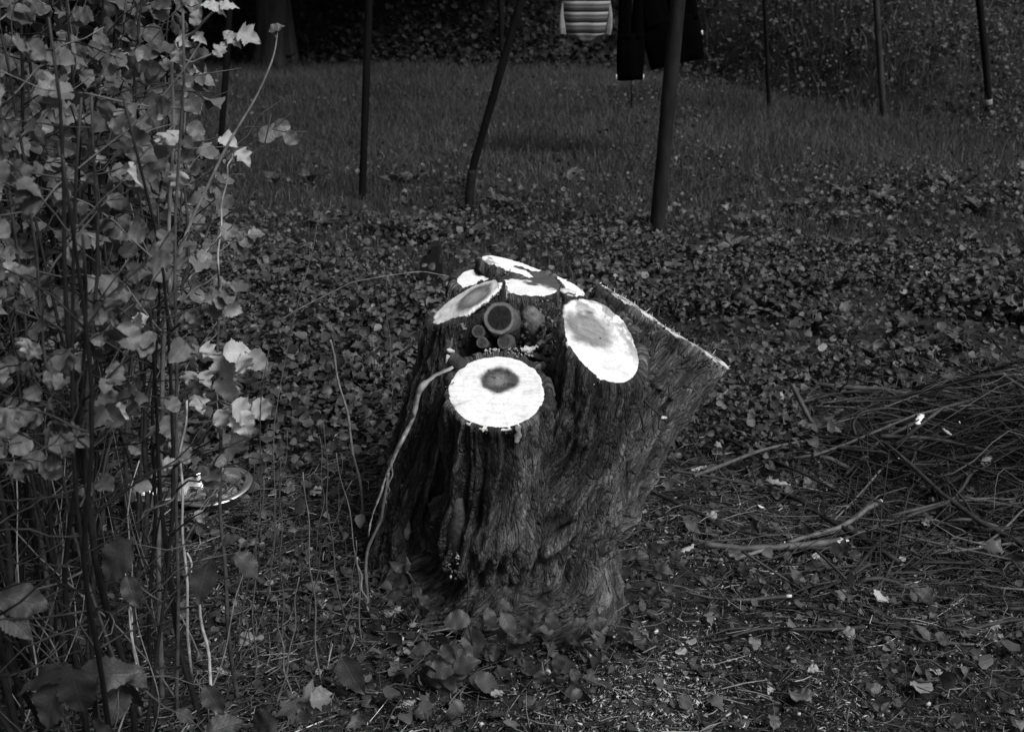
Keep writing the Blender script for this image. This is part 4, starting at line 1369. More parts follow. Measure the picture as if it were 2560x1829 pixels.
def shrub(label, base, ncane, spread, hrange, out, ntwig, seed, leaf_size, zmin, palefrac=.0, dark=1.0, maxleaf=700, top_bias=1.0, lean=(0, 0), xmax=None):
    rg = np.random.default_rng(seed)
    b = np.array([base[0], base[1], float(gz(base[0], base[1])[0])])
    root = empty('leafy_shrub', tuple(b), label, 'shrub', 'shrubs on the left')
    L = []                                           # leaf positions: pos, tip
    for c in range(ncane):
        a, rr = rg.uniform(0, 6.283), math.sqrt(rg.random())
        p0 = np.array([base[0] + spread[0] * rr * math.cos(a), base[1] + spread[1] * rr * math.sin(a), 0])
        p0[2] = float(gz(p0[0], p0[1])[0]) - .03
        h = rg.uniform(*hrange)
        d = np.array([math.cos(a) * rr * out + lean[0] + rg.normal(0, .10), math.sin(a) * rr * out + lean[1] + rg.normal(0, .10), 1.0])
        p1 = p0 + d * h
        if xmax is not None and p1[0] > xmax: p1[0] = xmax - rg.random() * .25
        pts = wander(p0, p1, 14, .05, seed * 977 + c)
        r0 = rg.uniform(.0035, .0085)
        A = Acc()
        tone = dark * (rg.uniform(.35, 1.0) if rg.random() < .8 else rg.uniform(2.0, 5.0))
        V, F = tube(pts, np.linspace(r0, .0022, 14), 7)
        A.add(V - b, F, tone=tone * (.6 + .8 * fbm(V * np.array([60, 60, 14]), seed + c, 2)))
        for k in range(rg.integers(ntwig[0], ntwig[1] + 1)):
            t = rg.uniform(.22, .98) ** top_bias
            i = min(int(t * 13), 12)
            q0 = pts[i] + (pts[i + 1] - pts[i]) * (t * 13 - i)
            az = rg.uniform(0, 6.283)
            ln = rg.uniform(.08, .34)
            q1 = q0 + np.array([math.cos(az), math.sin(az), rg.uniform(-.15, 1.0)]) * ln
            if xmax is not None and q1[0] > xmax + .1: continue
            tw = wander(q0, q1, 7, .10, seed * 31 + c * 77 + k)
            V, F = tube(tw, np.linspace(max(.0028 - .001 * t, .0015), .0010, 7), 5)
            A.add(V - b, F, tone=tone * rg.uniform(.8, 1.8))
            if q1[2] > zmin + rg.normal(0, .12):
                for m in range(rg.integers(3, 7)):
                    s = rg.uniform(.25, 1.0)
                    j = min(int(s * 6), 5)
                    L.append((tw[j] + (tw[j + 1] - tw[j]) * (s * 6 - j), tw[j + 1] - tw[j]))
        link('cane', A.mesh('cane', M['cane']), root)
    for c in range(44):                              # thin bare shoots, dry ones among them
        a, rr = rg.uniform(0, 6.283), math.sqrt(rg.random())
        p0 = np.array([base[0] + spread[0] * 1.2 * rr * math.cos(a), base[1] + spread[1] * rr * math.sin(a), 0.0])
        p0[2] = float(gz(p0[0], p0[1])[0]) - .02
        p1 = p0 + np.array([rg.normal(0, .28), rg.normal(0, .2), 1.0]) * rg.uniform(.35, 1.1)
        if xmax is not None and max(p0[0], p1[0]) > xmax + .15: continue
        q = wander(p0, p1, 14, .10, seed * 613 + c)
        V, F = tube(q, np.linspace(rg.uniform(.0012, .0028), .0008, 14), 5)
        link('cane', mesh_from('cane', V - b, F, M['cane'], True, {'tone': (rg.uniform(3, 8) if rg.random() < .4 else rg.uniform(.4, 1.5)) * (.5 + fbm(V * 30, c, 2))}), root)
    pos = np.array([p for p, t in L]); tdir = np.array([t for p, t in L])
    tdir /= np.linalg.norm(tdir, axis=1, keepdims=True)
    n = len(pos)
    side = rg.normal(0, 1, (n, 3)); side[:, 2] *= .4
    tip = tdir * .4 + side * .7 + np.array([0.05, -.15, -.45])
    nrm = np.array([.1, -.75, .65]) + rg.normal(0, .42, (n, 3))
    size = rg.uniform(*leaf_size, n)
    R = frames(tip, nrm) * size[:, None, None]
    px, py, dep = vis(pos)
    shown = (px > -40) & (px < 2600) & (py > -60) & (py < 1880) & (dep > .3)
    order = np.argsort(np.where(shown, -size / dep, 1e3 + dep))
    if len(order) > maxleaf: order = order[:maxleaf]
    parts = [k for k in order[:300] if shown[k]]
    rest = [k for k in order if k not in set(parts)]
    for k in parts:
        pale = rg.random() < palefrac
        me = PALE_ME[rg.integers(len(PALE_ME))] if pale else SHRUB_ME[rg.integers(len(SHRUB_ME))]
        leaf_obj(me, root, b, pos[k], R[k])
    if rest:
        A = Acc()
        for w, (tV, tF, lf) in enumerate(SHRUB_M):
            ks = np.array([k for k in rest if k % len(SHRUB_M) == w])
            if not len(ks): continue
            V, F = stamp(tV, tF, R[ks], pos[ks])
            A.add(V - b, F, tone=np.repeat(lognorm(len(ks), .25), len(tV)), lf=np.tile(lf, (len(ks), 1)))
        o = link('leaf_mass', A.mesh('leaf_mass', M['shrub_leaf_mass']), root)
        o['kind'] = 'stuff'
    return root, len(parts), len(rest)

SHRUB_M = [leaf_tpl(t, .3, .3, .04, 60 + k, .2, thin=3) for k, t in enumerate((NINEBARK, ROUND, OVATE, ROUND))]
r1_ = shrub('tall leafy shrub filling the left edge, farther of the two', (-1.40, 2.45), 66, (.44, .42), (1.25, 2.0), .28, (15, 21), 11, (.030, .054), .78, dark=.40, maxleaf=3200, xmax=-.70)
r2_ = shrub('nearer leafy shrub with many dark upright canes at the lower left', (-1.0, 1.92), 50, (.34, .26), (1.0, 1.75), .22, (9, 14), 12, (.026, .044), .84, palefrac=.03, dark=.36, maxleaf=1300, lean=(.02, .02), xmax=-.52)
print('shrub leaves', r1_[1:], r2_[1:])

# a plant built shoot by shoot: canes along given lines, leaves at given places
UPC = np.array([0, math.sin(PITCH), math.cos(PITCH)])
FWD = np.array([0, math.cos(PITCH), -math.sin(PITCH)])
def shoot_plant(name, label, cat, base, lines, leaves, meshes, group=None, tone=1.0, face=.6, seed=0, petiole=True, stemname='stem', stemtone=None):
    rg = np.random.default_rng(1000 + seed)
    b = np.asarray(base, float)
    root = empty(name, tuple(b), label, cat, group)
    A = Acc()
    joints = []
    for pts, Y, r0, r1, tn in lines:
        Ys = Y if isinstance(Y, (list, tuple)) else [Y] * len(pts)
        c = np.array([P(x, y, yy) for (x, y), yy in zip(pts, Ys)])
        s = np.linspace(0, 1, len(c)); t = np.linspace(0, 1, max(10, 4 * len(c)))
        q = np.stack([np.interp(t, s, c[:, k]) for k in range(3)], 1)
        q[1:-1] = .25 * q[:-2] + .5 * q[1:-1] + .25 * q[2:]
        q += np.sin(t * 21 + seed)[:, None] * np.array([.002, .002, 0])
        V, F = tube(q, np.linspace(r0, r1, len(q)), 7)
        A.add(V - b, F, tone=tn * (.55 + .9 * fbm(V * np.array([70, 70, 16]), seed, 2)))
        joints.append(q)
    J = np.concatenate(joints) if joints else b[None]
    objs = []
    for (x, y, ln, ang, *rest) in leaves:
        Y = rest[0] if rest else None
        kind = rest[1] if len(rest) > 1 else None
        if Y is None:
            Y = float(b[1]) + rg.normal(0, .02)
        c = P(x, y, Y)
        dep = vis(c)[2][0]
        L = ln * dep / FPX * (.84 if kind is SHRUB_ME or meshes is PALE_ME else (.88 if name == 'low_plant' else 1))
        a = math.radians(ang)
        tip = math.cos(a) * np.array([1, 0, 0]) + math.sin(a) * UPC + FWD * rg.normal(0, .28)
        nr = -FWD * face + np.array([0, 0, 1.0]) * (1 - face) + rg.normal(0, .22, 3)
        R = frames(tip[None], nr[None])[0] * L
        R[:, 0] *= rg.uniform(.85, 1.1)
        o0 = c - R[:, 1] * .5
        me = (kind or meshes)[rg.integers(len(kind or meshes))]
        objs.append(leaf_obj(me, root, b, o0, R))
        if petiole:
            k = np.argmin(np.linalg.norm(J - (o0 - R[:, 1] * .4), axis=1))
            j = J[k]
            if np.linalg.norm(j - o0) < .22:
                V, F = tube(wander(j, o0 + R[:, 1] * .05, 5, .12, seed + int(x)), [.0013, .0012, .0011, .001, .0008], 5)
                A.add(V - b, F, tone=(stemtone or 1.5))
    if A.n: link(stemname, A.mesh(stemname, M['cane']), root)
    return root

# the shoot with hanging pale leaves right of the canes
b = G(470, 1826)
shoot_plant('young_maple_shoot', 'young shoot with hanging pale lobed leaves beside the metal bowls', 'shrub', b,
    [([(600, 1815), (575, 1600), (560, 1420), (552, 1250), (548, 1000), (545, 850), (545, 660)], [1.95, 1.95, 1.97, 2.0, 2.02, 2.04, 2.06], .0052, .0025, 1.0),
     ([(552, 1100), (540, 1030), (590, 1010), (640, 1015)], 1.98, .0022, .0012, 2.0),
     ([(552, 950), (575, 880), (620, 860)], 2.0, .002, .0012, 2.0),
     ([(452, 1065), (510, 1020), (545, 1000)], 1.95, .0018, .0012, 2.0)],
    [(598, 878, 95, 10, 1.97), (560, 920, 100, -75, 1.98), (615, 915, 75, -60, 1.95), (645, 900, 70, -30, 1.97), (525, 880, 60, -40, 1.98), (480, 905, 80, -115, 1.96),
     (565, 975, 100, -70, 1.99), (612, 1030, 95, -35, 1.94), (610, 1060, 85, -70, 1.93), (660, 1025, 85, -40, 1.96), (555, 1050, 70, -70, 1.94), (540, 1005, 70, -100, 1.97, SHRUB_ME),
     (500, 1010, 65, -70, 1.95), (475, 950, 55, -100, 1.94), (515, 950, 55, -60, 1.95), (430, 1070, 85, -60, 1.9, SHRUB_ME), (400, 1090, 70, -80, 1.9, SHRUB_ME), (270, 1025, 80, -85, 1.85), (300, 1030, 60, -50, 1.85),
     (455, 1130, 70, -90, 1.9, SHRUB_ME), (500, 1240, 52, -90, 1.92), (500, 1292, 44, -80, 1.92)],
    PALE_ME, 'shrubs on the left', face=.72, seed=1, stemtone=2.5)
# the sprig of bright leaves at the top against the dark trunk
b = G(400, 1700)
shoot_plant('tall_sapling', 'slender sapling whose bright leaves stand against the dark trunk', 'shrub', b,
    [([(405, 1790), (400, 1500), (398, 1200), (405, 900), (425, 720), (470, 560), (560, 380), (640, 250), (682, 140), (700, 60)], [1.95, 1.97, 2.0, 2.03, 2.06, 2.08, 2.1, 2.12, 2.14, 2.15], .0062, .0010, 3.4),
     ([(420, 760), (428, 480), (432, 260), (434, 100), (490, 80), (530, 30), (560, -10)], [2.04, 2.04, 2.03, 2.0, 1.98, 1.97, 1.96], .004, .0015, 5),
     ([(434, 105), (470, 160), (520, 140), (570, 110), (640, 90)], [2.0, 1.97, 1.97, 1.98, 2.0], .0018, .001, 3.0),
     ([(478, 1700), (462, 1400), (450, 1150), (470, 1000)], 1.9, .0035, .002, 8.0),
     ([(468, 705), (500, 650), (545, 595), (588, 558)], 1.95, .0026, .0012, 11),
     ([(540, 1800), (515, 1600), (485, 1450), (470, 1380)], 1.86, .0038, .002, 10),
     ([(350, 1790), (330, 1560), (300, 1350)], 1.88, .003, .002, 9),
     ([(545, 690), (552, 540), (570, 420), (582, 380)], 2.05, .002, .0012, 9),
     ([(470, 560), (540, 560), (620, 500), (680, 285)], [2.1, 2.1, 2.1, 2.12], .002, .0012, .6)],
    [(450, 150, 62, -80, 1.96), (500, 160, 58, -95, 1.98, SHRUB_ME), (462, 105, 50, -40, 1.97), (500, 95, 45, -30, 1.97), (490, 45, 55, 60, 1.96), (545, 22, 55, -15, 1.95), (572, 12, 55, 10, 1.95),
     (520, 10, 50, 150, 1.96), (553, 118, 62, 60, 1.97), (585, 100, 55, -40, 1.98), (625, 92, 72, -20, 1.98), (572, 85, 40, 80, 1.99), (414, 365, 80, -100, 1.98), (430, 340, 60, 60, 1.98),
     (445, 455, 70, -110, 1.99), (612, 395, 60, -50, 2.02), (690, 70, 50, 30, 2.15, SHRUB_ME), (468, 392, 50, -30, 2.0, SHRUB_ME), (395, 400, 90, -60, 1.9, SHRUB_ME), (350, 350, 90, -10, 1.9, SHRUB_ME), (375, 385, 75, 20, 1.88, SHRUB_ME),
     (495, 730, 55, -20, 1.98, SHRUB_ME), (520, 610, 45, 100, 1.98, SHRUB_ME), (600, 590, 40, 60, 2.1, SHRUB_ME), (545, 780, 50, -60, 2.0, SHRUB_ME), (30, 685, 75, -100, 1.6), (15, 660, 55, 120, 1.6), (65, 870, 60, -110, 1.65), (85, 875, 55, -70, 1.65)],
    PALE_ME, 'shrubs on the left', face=.75, seed=2, stemtone=2.5)
# bramble with big toothed leaves at the bottom left
b = G(330, 1826)
shoot_plant('bramble', 'bramble with large dark toothed leaves at the bottom left corner', 'plant', (b[0], 1.72, float(gz(b[0], 1.72)[0])),
    [([(190, 1900), (185, 1780), (180, 1680)], 1.66, .003, .002, 1.0), ([(185, 1700), (300, 1690)], 1.65, .002, .001, .8), ([(330, 1560), (440, 1480), (520, 1360)], 1.7, .002, .0015, .8)],
    [(262, 1685, 150, 5, 1.62), (195, 1730, 165, -85, 1.6), (110, 1700, 160, -165, 1.62), (125, 1765, 150, -110, 1.6), (290, 1760, 110, -100, 1.66), (340, 1690, 80, -40, 1.66), (290, 1405, 150, -130, 1.66), (330, 1480, 90, -70, 1.68),
     (505, 1455, 110, -105, 1.72), (620, 1410, 90, -40, 1.75), (575, 1350, 60, 30, 1.78), (535, 1750, 90, -60, 1.72), (560, 1815, 100, 20, 1.7), (465, 1790, 60, -40, 1.72), (340, 1745, 90, -80, 1.68), (55, 1500, 130, -10, 1.62), (40, 1560, 110, -40, 1.6), (250, 1820, 80, 150, 1.6), (655, 1810, 100, -160, 1.75)],
    LOWP_ME, face=.55, seed=3)
# pale-leaved seedling at the foot of the dry stems
b = G(715, 1815)
shoot_plant('seedling', 'seedling with jagged lighter leaves among dry stems at the bottom', 'plant', b,
    [([(715, 1815), (725, 1780), (730, 1750)], b[1], .0018, .001, 1.5)],
    [(715, 1770, 80, 200, b[1]), (745, 1790, 95, -80, b[1] - .02), (790, 1735, 75, 20, b[1]), (805, 1745, 60, 5, b[1] - .02), (690, 1800, 70, 190, b[1]), (775, 1785, 60, -50, b[1]), (820, 1790, 100, -95, b[1] + .03, LOWP_ME), (880, 1690, 110, -60, b[1] + .05, LOWP_ME)],
    [tpl_mesh('leaf', LOWP_T[3], M['shrub_leaf']), tpl_mesh('leaf', SHRUB_T[7], M['shrub_leaf'])], face=.45, seed=4)
# the low plants round the stump's foot
LOW_GROUP = 'low green plants round the foot of the stump'
def low_plant(base, label, leaves, seed, Y):
    bb = G(*base)
    shoot_plant('low_plant', label, 'plant', bb, [([base, (base[0] + 4, base[1] - 40)], bb[1], .0016, .001, .8)], [(x, y, l, a, Y + random.uniform(-.03, .03)) for x, y, l, a in leaves], LOWP_ME, LOW_GROUP, face=.5, seed=seed)
low_plant((1030, 1560), 'small plant with paired toothed leaves leaning on the left root of the stump',
    [(993, 1415, 52, 140), (1022, 1412, 42, 75), (1000, 1453, 58, 170), (985, 1488, 55, 178), (1012, 1508, 48, 215), (1064, 1505, 55, -60), (1045, 1480, 38, 30), (1052, 1535, 40, -100)], 11, 2.13)
low_plant((1190, 1640), 'largest of the low plants, its broad leaves hiding the middle of the stump foot',
    [(1142, 1548, 82, 175), (1182, 1610, 105, -85), (1225, 1545, 66, -80), (1272, 1560, 80, -60), (1258, 1478, 52, 175), (1262, 1510, 52, -20), (1318, 1560, 74, -95), (1305, 1595, 60, 200), (1358, 1510, 50, -30), (1340, 1540, 46, 20), (1378, 1552, 56, -110), (1255, 1585, 60, -130), (1290, 1620, 62, -80)], 12, 2.04)
low_plant((1140, 1700), 'low plant spreading flat leaves before the big plant at the stump foot',
    [(1052, 1622, 70, 185), (1080, 1655, 70, 210), (1122, 1632, 64, -50), (1105, 1668, 92, 185), (1165, 1660, 84, 25), (1112, 1722, 84, 205), (1170, 1735, 76, -80), (1222, 1708, 92, -25), (1060, 1680, 50, 240)], 13, 1.97)
low_plant((1035, 1800), 'three leaved seedling at the bottom edge below the stump',
    [(1018, 1782, 62, 175), (1062, 1780, 62, 5), (1038, 1815, 66, -90), (1000, 1810, 40, 200)], 14, 1.9)
low_plant((1420, 1740), 'low plant with long drooping leaves right of centre at the bottom',
    [(1365, 1770, 62, 10), (1462, 1760, 90, -80), (1455, 1815, 90, -95), (1395, 1660, 66, -90), (1350, 1695, 50, -90), (1290, 1775, 60, 190), (1440, 1690, 52, -60), (1480, 1700, 60, -20), (1330, 1800, 60, -150)], 15, 1.95)
low_plant((1500, 1600), 'small plant with rounded leaves against the right root of the stump',
    [(1445, 1552, 52, 170), (1482, 1565, 46, -60), (1500, 1552, 44, 20), (1462, 1590, 56, 200), (1488, 1535, 40, 90), (1430, 1600, 54, -150)], 16, 2.1)
low_plant((1580, 1440), 'dim plant in the shade right of the stump foot',
    [(1570, 1385, 60, 170), (1610, 1400, 66, -70), (1560, 1430, 80, -60), (1640, 1370, 60, 30), (1600, 1445, 90, -30), (1545, 1400, 50, 120), (1660, 1420, 60, -20), (1690, 1390, 50, 40)], 17, 2.42)
low_plant((1560, 1620), 'seedling with narrow folded leaves on the soil right of the stump',
    [(1552, 1585, 46, -100), (1572, 1592, 44, -60), (1590, 1580, 40, -20), (1540, 1600, 36, 200)], 18, 2.1)
for k in range(46):
    x, y = RNG.uniform(640, 2400), RNG.uniform(1330, 1800)
    if 900 < x < 1560 and y < 1650: continue
    bb = G(x, y)
    nl = RNG.integers(3, 7)
    lv = []
    for q in range(nl):
        a = q / nl * 360 + RNG.uniform(-30, 30)
        l = RNG.uniform(26, 58)
        lv.append((x + math.cos(math.radians(a)) * l * .7, y - 14 - math.sin(math.radians(a)) * l * .45, l, a))
    shoot_plant('low_plant', 'little leafy seedling scattered on the litter around the stump', 'plant', bb, [([(x, y + 5), (x + 2, y - 14)], bb[1], .0012, .0008, .8)],
                [(p, q, l, a, bb[1] + random.uniform(-.02, .02)) for p, q, l, a in lv], LOWP_ME, 'little seedlings scattered on the litter', face=.35, seed=40 + k)

# ------------------------------------------------------------------ dry stems, vine, twigs
M['dry'] = grey_mat('dry_stem', .05, .13, 60, .7, tone='tone', bmp=.5, bdist=.002)
def stem(name, pxs, Y, r0, r1, tone, label, cat, group=None, seed=0, sides=7, ground=True):
    pts = np.array([P(x, y, (Y[i] if isinstance(Y, (list, tuple)) else Y)) for i, (x, y) in enumerate(pxs)])
    s = np.linspace(0, 1, len(pts)); t = np.linspace(0, 1, max(16, 6 * len(pts)))
    q = np.stack([np.interp(t, s, pts[:, k]) for k in range(3)], 1)
    for _ in range(2): q[1:-1] = .25 * q[:-2] + .5 * q[1:-1] + .25 * q[2:]
    q += np.stack([np.sin(t * 17 + seed), np.cos(t * 13 + seed), 0 * t], 1) * .003
    V, F = tube(q, np.linspace(r0, r1, len(q)) * (1 + .12 * np.sin(t * 40 + seed)) * (1 + (.9 * (vnoise(np.stack([t * 9, t * 0, t * 0], 1), seed) - .5) if r0 > .008 else 0)), sides, flat=(.45 if r0 > .008 else 1))
    V = V + (fbm(V * 150, seed, 2)[:, None] - .5) * r0 * .5
    o0 = q[0]
    o = link(name, mesh_from(name, V - o0, F, M['dry'], True, {'tone': tone * (.5 + fbm(V * 60, seed, 3))}), None, tuple(o0))
    return tag(o, label, cat, group)
stem('dead_vine', [(1128, 918), (1085, 938), (1055, 968), (1040, 1010), (1030, 1045), (1005, 1100), (985, 1150), (962, 1195), (945, 1240), (932, 1290), (924, 1340)], 2.31, .014, .0034, 4.0,
     'pale dead vine curling down the left side of the stump', 'vine', seed=1, sides=9)
stem('thin_root', [(968, 1180), (966, 1240), (955, 1290), (935, 1330), (922, 1370), (914, 1440), (916, 1510), (935, 1545), (960, 1560)], 2.25, .0035, .0042, 1.4,
     'thin curved root running to the soil at the left foot of the stump', 'root', seed=2)
stem('thin_root', [(893, 1390), (902, 1450), (915, 1500), (925, 1530)], 2.24, .0022, .002, 2.6, 'short bright root end just left of the curved root', 'root', seed=3)
stem('thin_root', [(983, 1160), (972, 1220), (962, 1260)], 2.26, .002, .0015, 1.6, 'thread of bast hanging beside the dead vine', 'root', seed=4)
DS = 'dry upright stems between shrub and stump'
b = G(905, 1330)
stem('dry_stem', [(912, 1330), (895, 1180), (870, 1050), (845, 940), (825, 850)], b[1], .0042, .0028, 2.1, 'tallest pale dry stick standing left of the stump', 'dry stem', DS, 5)
for k, (x0, y0, x1, y1, tn, r) in enumerate([(800, 1720, 760, 1180, 1.4, .0024), (905, 1620, 840, 1130, 1.2, .0022), (690, 1780, 745, 1440, 1.5, .0022), (735, 1790, 690, 1500, 1.6, .002), (640, 1720, 660, 1200, 1.0, .002),
        (985, 1010, 962, 670, 1.0, .0024), (860, 1560, 812, 1060, .8, .0022), (770, 1560, 880, 1200, .9, .0018), (710, 1640, 700, 1150, .8, .002), (1185, 1690, 1170, 1330, .35, .0022), (830, 1700, 890, 1350, .9, .0018), (665, 1500, 720, 1080, .9, .0018),
        (600, 1500, 640, 1150, .8, .002), (945, 1000, 955, 700, .6, .0018), (640, 1640, 600, 1360, 1.0, .0018), (1040, 1640, 1075, 1700, 1.8, .003), (870, 1400, 855, 1150, 1.0, .0016), (780, 1420, 800, 1090, 1.1, .0016)]):
    b = G(x0, y0)
    xm, ym = (x0 + x1) / 2 + RNG.uniform(-25, 25), (y0 + y1) / 2
    stem('dry_stem', [(x0, y0), (xm, ym), (x1, y1)], b[1] + .0, r, r * .5, tn, 'thin dry upright stem standing between shrub and stump', 'dry stem', DS, 20 + k)
stem('dry_stem', [(700, 800), (800, 745), (880, 705), (960, 690), (1060, 678), (1120, 690)], [3.3, 3.3, 3.3, 3.3, 3.35, 3.4], .0022, .0014, 1.8, 'pale thin runner arching across in front of the cut off black post', 'dry stem', None, 60)

# ------------------------------------------------------------------ brush pile
M['brush'] = grey_mat('brush_bark', .015, .046, 40, .65, tone='tone', bmp=.6, bdist=.003, spec=.4, stretch=(1, 1, 1))
BP = 'cut branches of the brush pile'
def branch(pts, r0, r1, tone, label, group=BP, pale_end=None, fork=None, seed=0, name='branch', cat='branch'):
    t = np.linspace(0, 1, len(pts))
    V, F = tube(pts, np.linspace(r0, r1, len(pts)) * (1 + .08 * np.sin(t * 31 + seed)), 7)
    A = Acc()
    o0 = pts[0].copy()
    A.add(V - o0, F, tone=tone * (.45 + 1.1 * fbm(V * np.array([30, 30, 30]), seed, 3)))
    if fork:
        for k in range(fork):
            rg = np.random.default_rng(seed * 7 + k)
            i = rg.integers(len(pts) // 3, len(pts) - 1)
            d = pts[min(i + 1, len(pts) - 1)] - pts[i - 1]; d /= np.linalg.norm(d)
            e = pts[i] + (d + rg.normal(0, .55, 3) * np.array([1, 1, .5])) * rg.uniform(.08, .35)
            V, F = tube(wander(pts[i], e, 7, .12, seed + k), np.linspace(r0 * .5, .0008, 7), 5)
            A.add(V - o0, F, tone=tone)
    o = link(name, A.mesh(name, M['brush']), None, tuple(o0))
    tag(o, label, cat, group)
    if pale_end:
        d = pts[0] - pts[1]; d /= np.linalg.norm(d)
        V, F = tube([pts[0] - o0 + d * .0005, pts[0] - o0 + d * (.002 + pale_end)], [r0 * 1.02, r0 * .75], 7)
        link('cut_end', mesh_from('cut_end', V, F, M['chip'], False, {'tone': np.ones(len(V))}), o)
    return o
def pile_h(x, y): return .37 * np.exp(-(((x - 1.95) / .72) ** 2 + ((y - 3.12) / .40) ** 2))
rg = np.random.default_rng(77)
cnt = 0
for k in range(285):
    x, y = rg.normal(1.72, .42), rg.normal(3.08, .32)
    if k % 5 == 0: x, y = rg.uniform(.5, 2.0), rg.uniform(2.15, 2.9)
    if x < .42 or y < 2.0 or y > 3.75: x, y = rg.uniform(.9, 2.0), rg.uniform(2.6, 3.4)
    ln = rg.uniform(.25, 1.25) * (1 if k > 40 else 1.3)
    az = rg.normal(0, .6) if rg.random() < .38 else rg.uniform(0, 3.14)
    if y < 2.75: az = rg.normal(0, .45); ln *= .7
    d = np.array([math.cos(az), math.sin(az), rg.normal(.0, .22)])
    c = np.array([x, y, float(gz(x, y)[0]) + .012 + float(pile_h(x, y)) * rg.random()])
    p0, p1 = c - d * ln / 2, c + d * ln / 2
    if p0[0] < .36 + .1 * (p0[1] > 2.6): 
        s = (.40 - p0[0]) / d[0]; p0 = p0 + d * s; p1 = p1 + d * s
    pts = wander(p0, p1, 12, rg.uniform(.04, .16), 500 + k, sag=-.02)
    g = gz(pts[:, 0], pts[:, 1])
    pts[:, 2] = np.maximum(np.minimum(pts[:, 2], g + .03 + pile_h(pts[:, 0], pts[:, 1]) * 1.05), g + .006)
    r0 = .0022 + .0078 * rg.random() ** 1.8
    if rg.random() < .5: pts = pts[::-1]
    tn = rg.uniform(.25, .9) if rg.random() < .68 else rg.uniform(1.4, 3.4)
    branch(pts, r0, r0 * .45, tn, 'bare cut branch lying tangled in the brush pile right of the stump', pale_end=(.002 if rg.random() < .22 else None), fork=rg.integers(0, 6), seed=900 + k)
def on_pile(px, py, up=.0, Y=None):
    g = G(px, py + 0)
    if Y: return P(px, py, Y)
    return g + np.array([0, 0, .02 + up])
def pbranch(pxs, Y, r0, r1, tone, label, **kw):
    pts = np.array([P(x, y, Y[i] if isinstance(Y, (list, tuple)) else Y) for i, (x, y) in enumerate(pxs)])
    s = np.linspace(0, 1, len(pts)); t = np.linspace(0, 1, 20)
    q = np.stack([np.interp(t, s, pts[:, k]) for k in range(3)], 1)
    for _ in range(2): q[1:-1] = .25 * q[:-2] + .5 * q[1:-1] + .25 * q[2:]
    q[:, 2] = np.maximum(q[:, 2], gz(q[:, 0], q[:, 1]) + r0)
    return branch(q, r0, r1, tone, label, **kw)
pbranch([(1735, 1190), (1800, 1165), (1900, 1125), (1990, 1105), (2070, 1095)], [2.75, 2.85, 3.0, 3.1, 3.2], .0065, .004, 2.3, 'long light branch slanting up from the stump into the brush pile', seed=1)
pbranch([(1680, 1175), (1800, 1195), (1900, 1215), (2050, 1240)], [2.75, 2.8, 2.9, 3.0], .005, .003, .8, 'dark branch crossing under the long light branch', seed=2)
pbranch([(2100, 1352), (1990, 1365), (1860, 1372), (1760, 1360)], [2.62, 2.6, 2.58, 2.6], .011, .009, 2.2, 'thick pale branch with a fresh white cut end on the near side of the pile', pale_end=.004, seed=3)
pbranch([(2105, 1350), (2200, 1310), (2320, 1285), (2450, 1275), (2570, 1275)], [2.65, 2.75, 2.8, 2.85, 2.85], .008, .005, 1.6, 'long grey branch arching right from the white cut end', seed=4)
pbranch([(2460, 1400), (2520, 1375), (2600, 1345)], 2.62, .007, .006, 2.4, 'light stick with a cut tip at the right edge of the pile', pale_end=.003, seed=5)
pbranch([(2060, 1640), (2200, 1645), (2350, 1642), (2445, 1638)], 2.17, .006, .005, 1.6, 'straight stick lying flat near the bottom right', seed=6, pale_end=.002)
pbranch([(1860, 1380), (2000, 1470), (2100, 1540), (2160, 1550)], [2.5, 2.4, 2.32, 2.3], .004, .0025, 1.5, 'thin bowed branch running down toward the camera right of the stump', seed=7)
pbranch([(2040, 1375), (2110, 1440), (2160, 1500), (2170, 1545), (2155, 1580)], [2.55, 2.42, 2.35, 2.3, 2.28], .004, .003, 1.5, 'hooked thin branch curling at its lower end', seed=8)
pbranch([(1980, 960), (2010, 1020), (2045, 1085)], [3.3, 3.25, 3.2], .009, .008, 1.5, 'short blunt stick standing at the back of the brush pile', seed=9)
pbranch([(1965, 1490), (1860, 1500), (1780, 1495), (1720, 1480)], 2.32, .005, .003, 1.7, 'curved twig with a white cut end between stump and pile', pale_end=.012, seed=10)
pbranch([(2140, 1090), (2130, 1060), (2150, 1030), (2220, 1018), (2300, 1035)], [3.1, 3.12, 3.15, 3.2, 3.2], .006, .005, .45, 'dark loop of branch at the top of the pile', seed=11)
pbranch([(1640, 1500), (1580, 1540), (1550, 1560)], 2.3, .004, .003, 1.3, 'short stick lying against the right foot of the stump', seed=12)
pbranch([(2320, 1300), (2390, 1410), (2430, 1480)], [2.75, 2.65, 2.6], .005, .004, 1.2, 'branch slanting down the near flank of the pile', seed=13)
pbranch([(2200, 1090), (2330, 1095), (2480, 1130), (2600, 1160)], [3.05, 3.05, 3.0, 3.0], .008, .006, .9, 'stout branch along the crest of the pile', seed=14)
pbranch([(2110, 1190), (2200, 1100), (2300, 1050)], [3.0, 3.05, 3.1], .006, .006, 1.0, 'stout slanting branch at the crest beside the white chip', seed=15)
pbranch([(1900, 1680), (2040, 1730), (2130, 1800)], 2.08, .003, .002, 1.2, 'thin twig slanting across the litter at the bottom right', seed=16, group=None)
pbranch([(1720, 1700), (1800, 1720), (1890, 1745)], 2.05, .004, .003, 1.5, 'forked twig on the sawdust at the bottom', seed=17, fork=2, group=None)
pbranch([(690, 1418), (740, 1412), (790, 1405)], G(740, 1412)[1], .008, .007, 1.8, 'short thick stick lying between the bowls and the stump', seed=18, group=None, pale_end=.003)
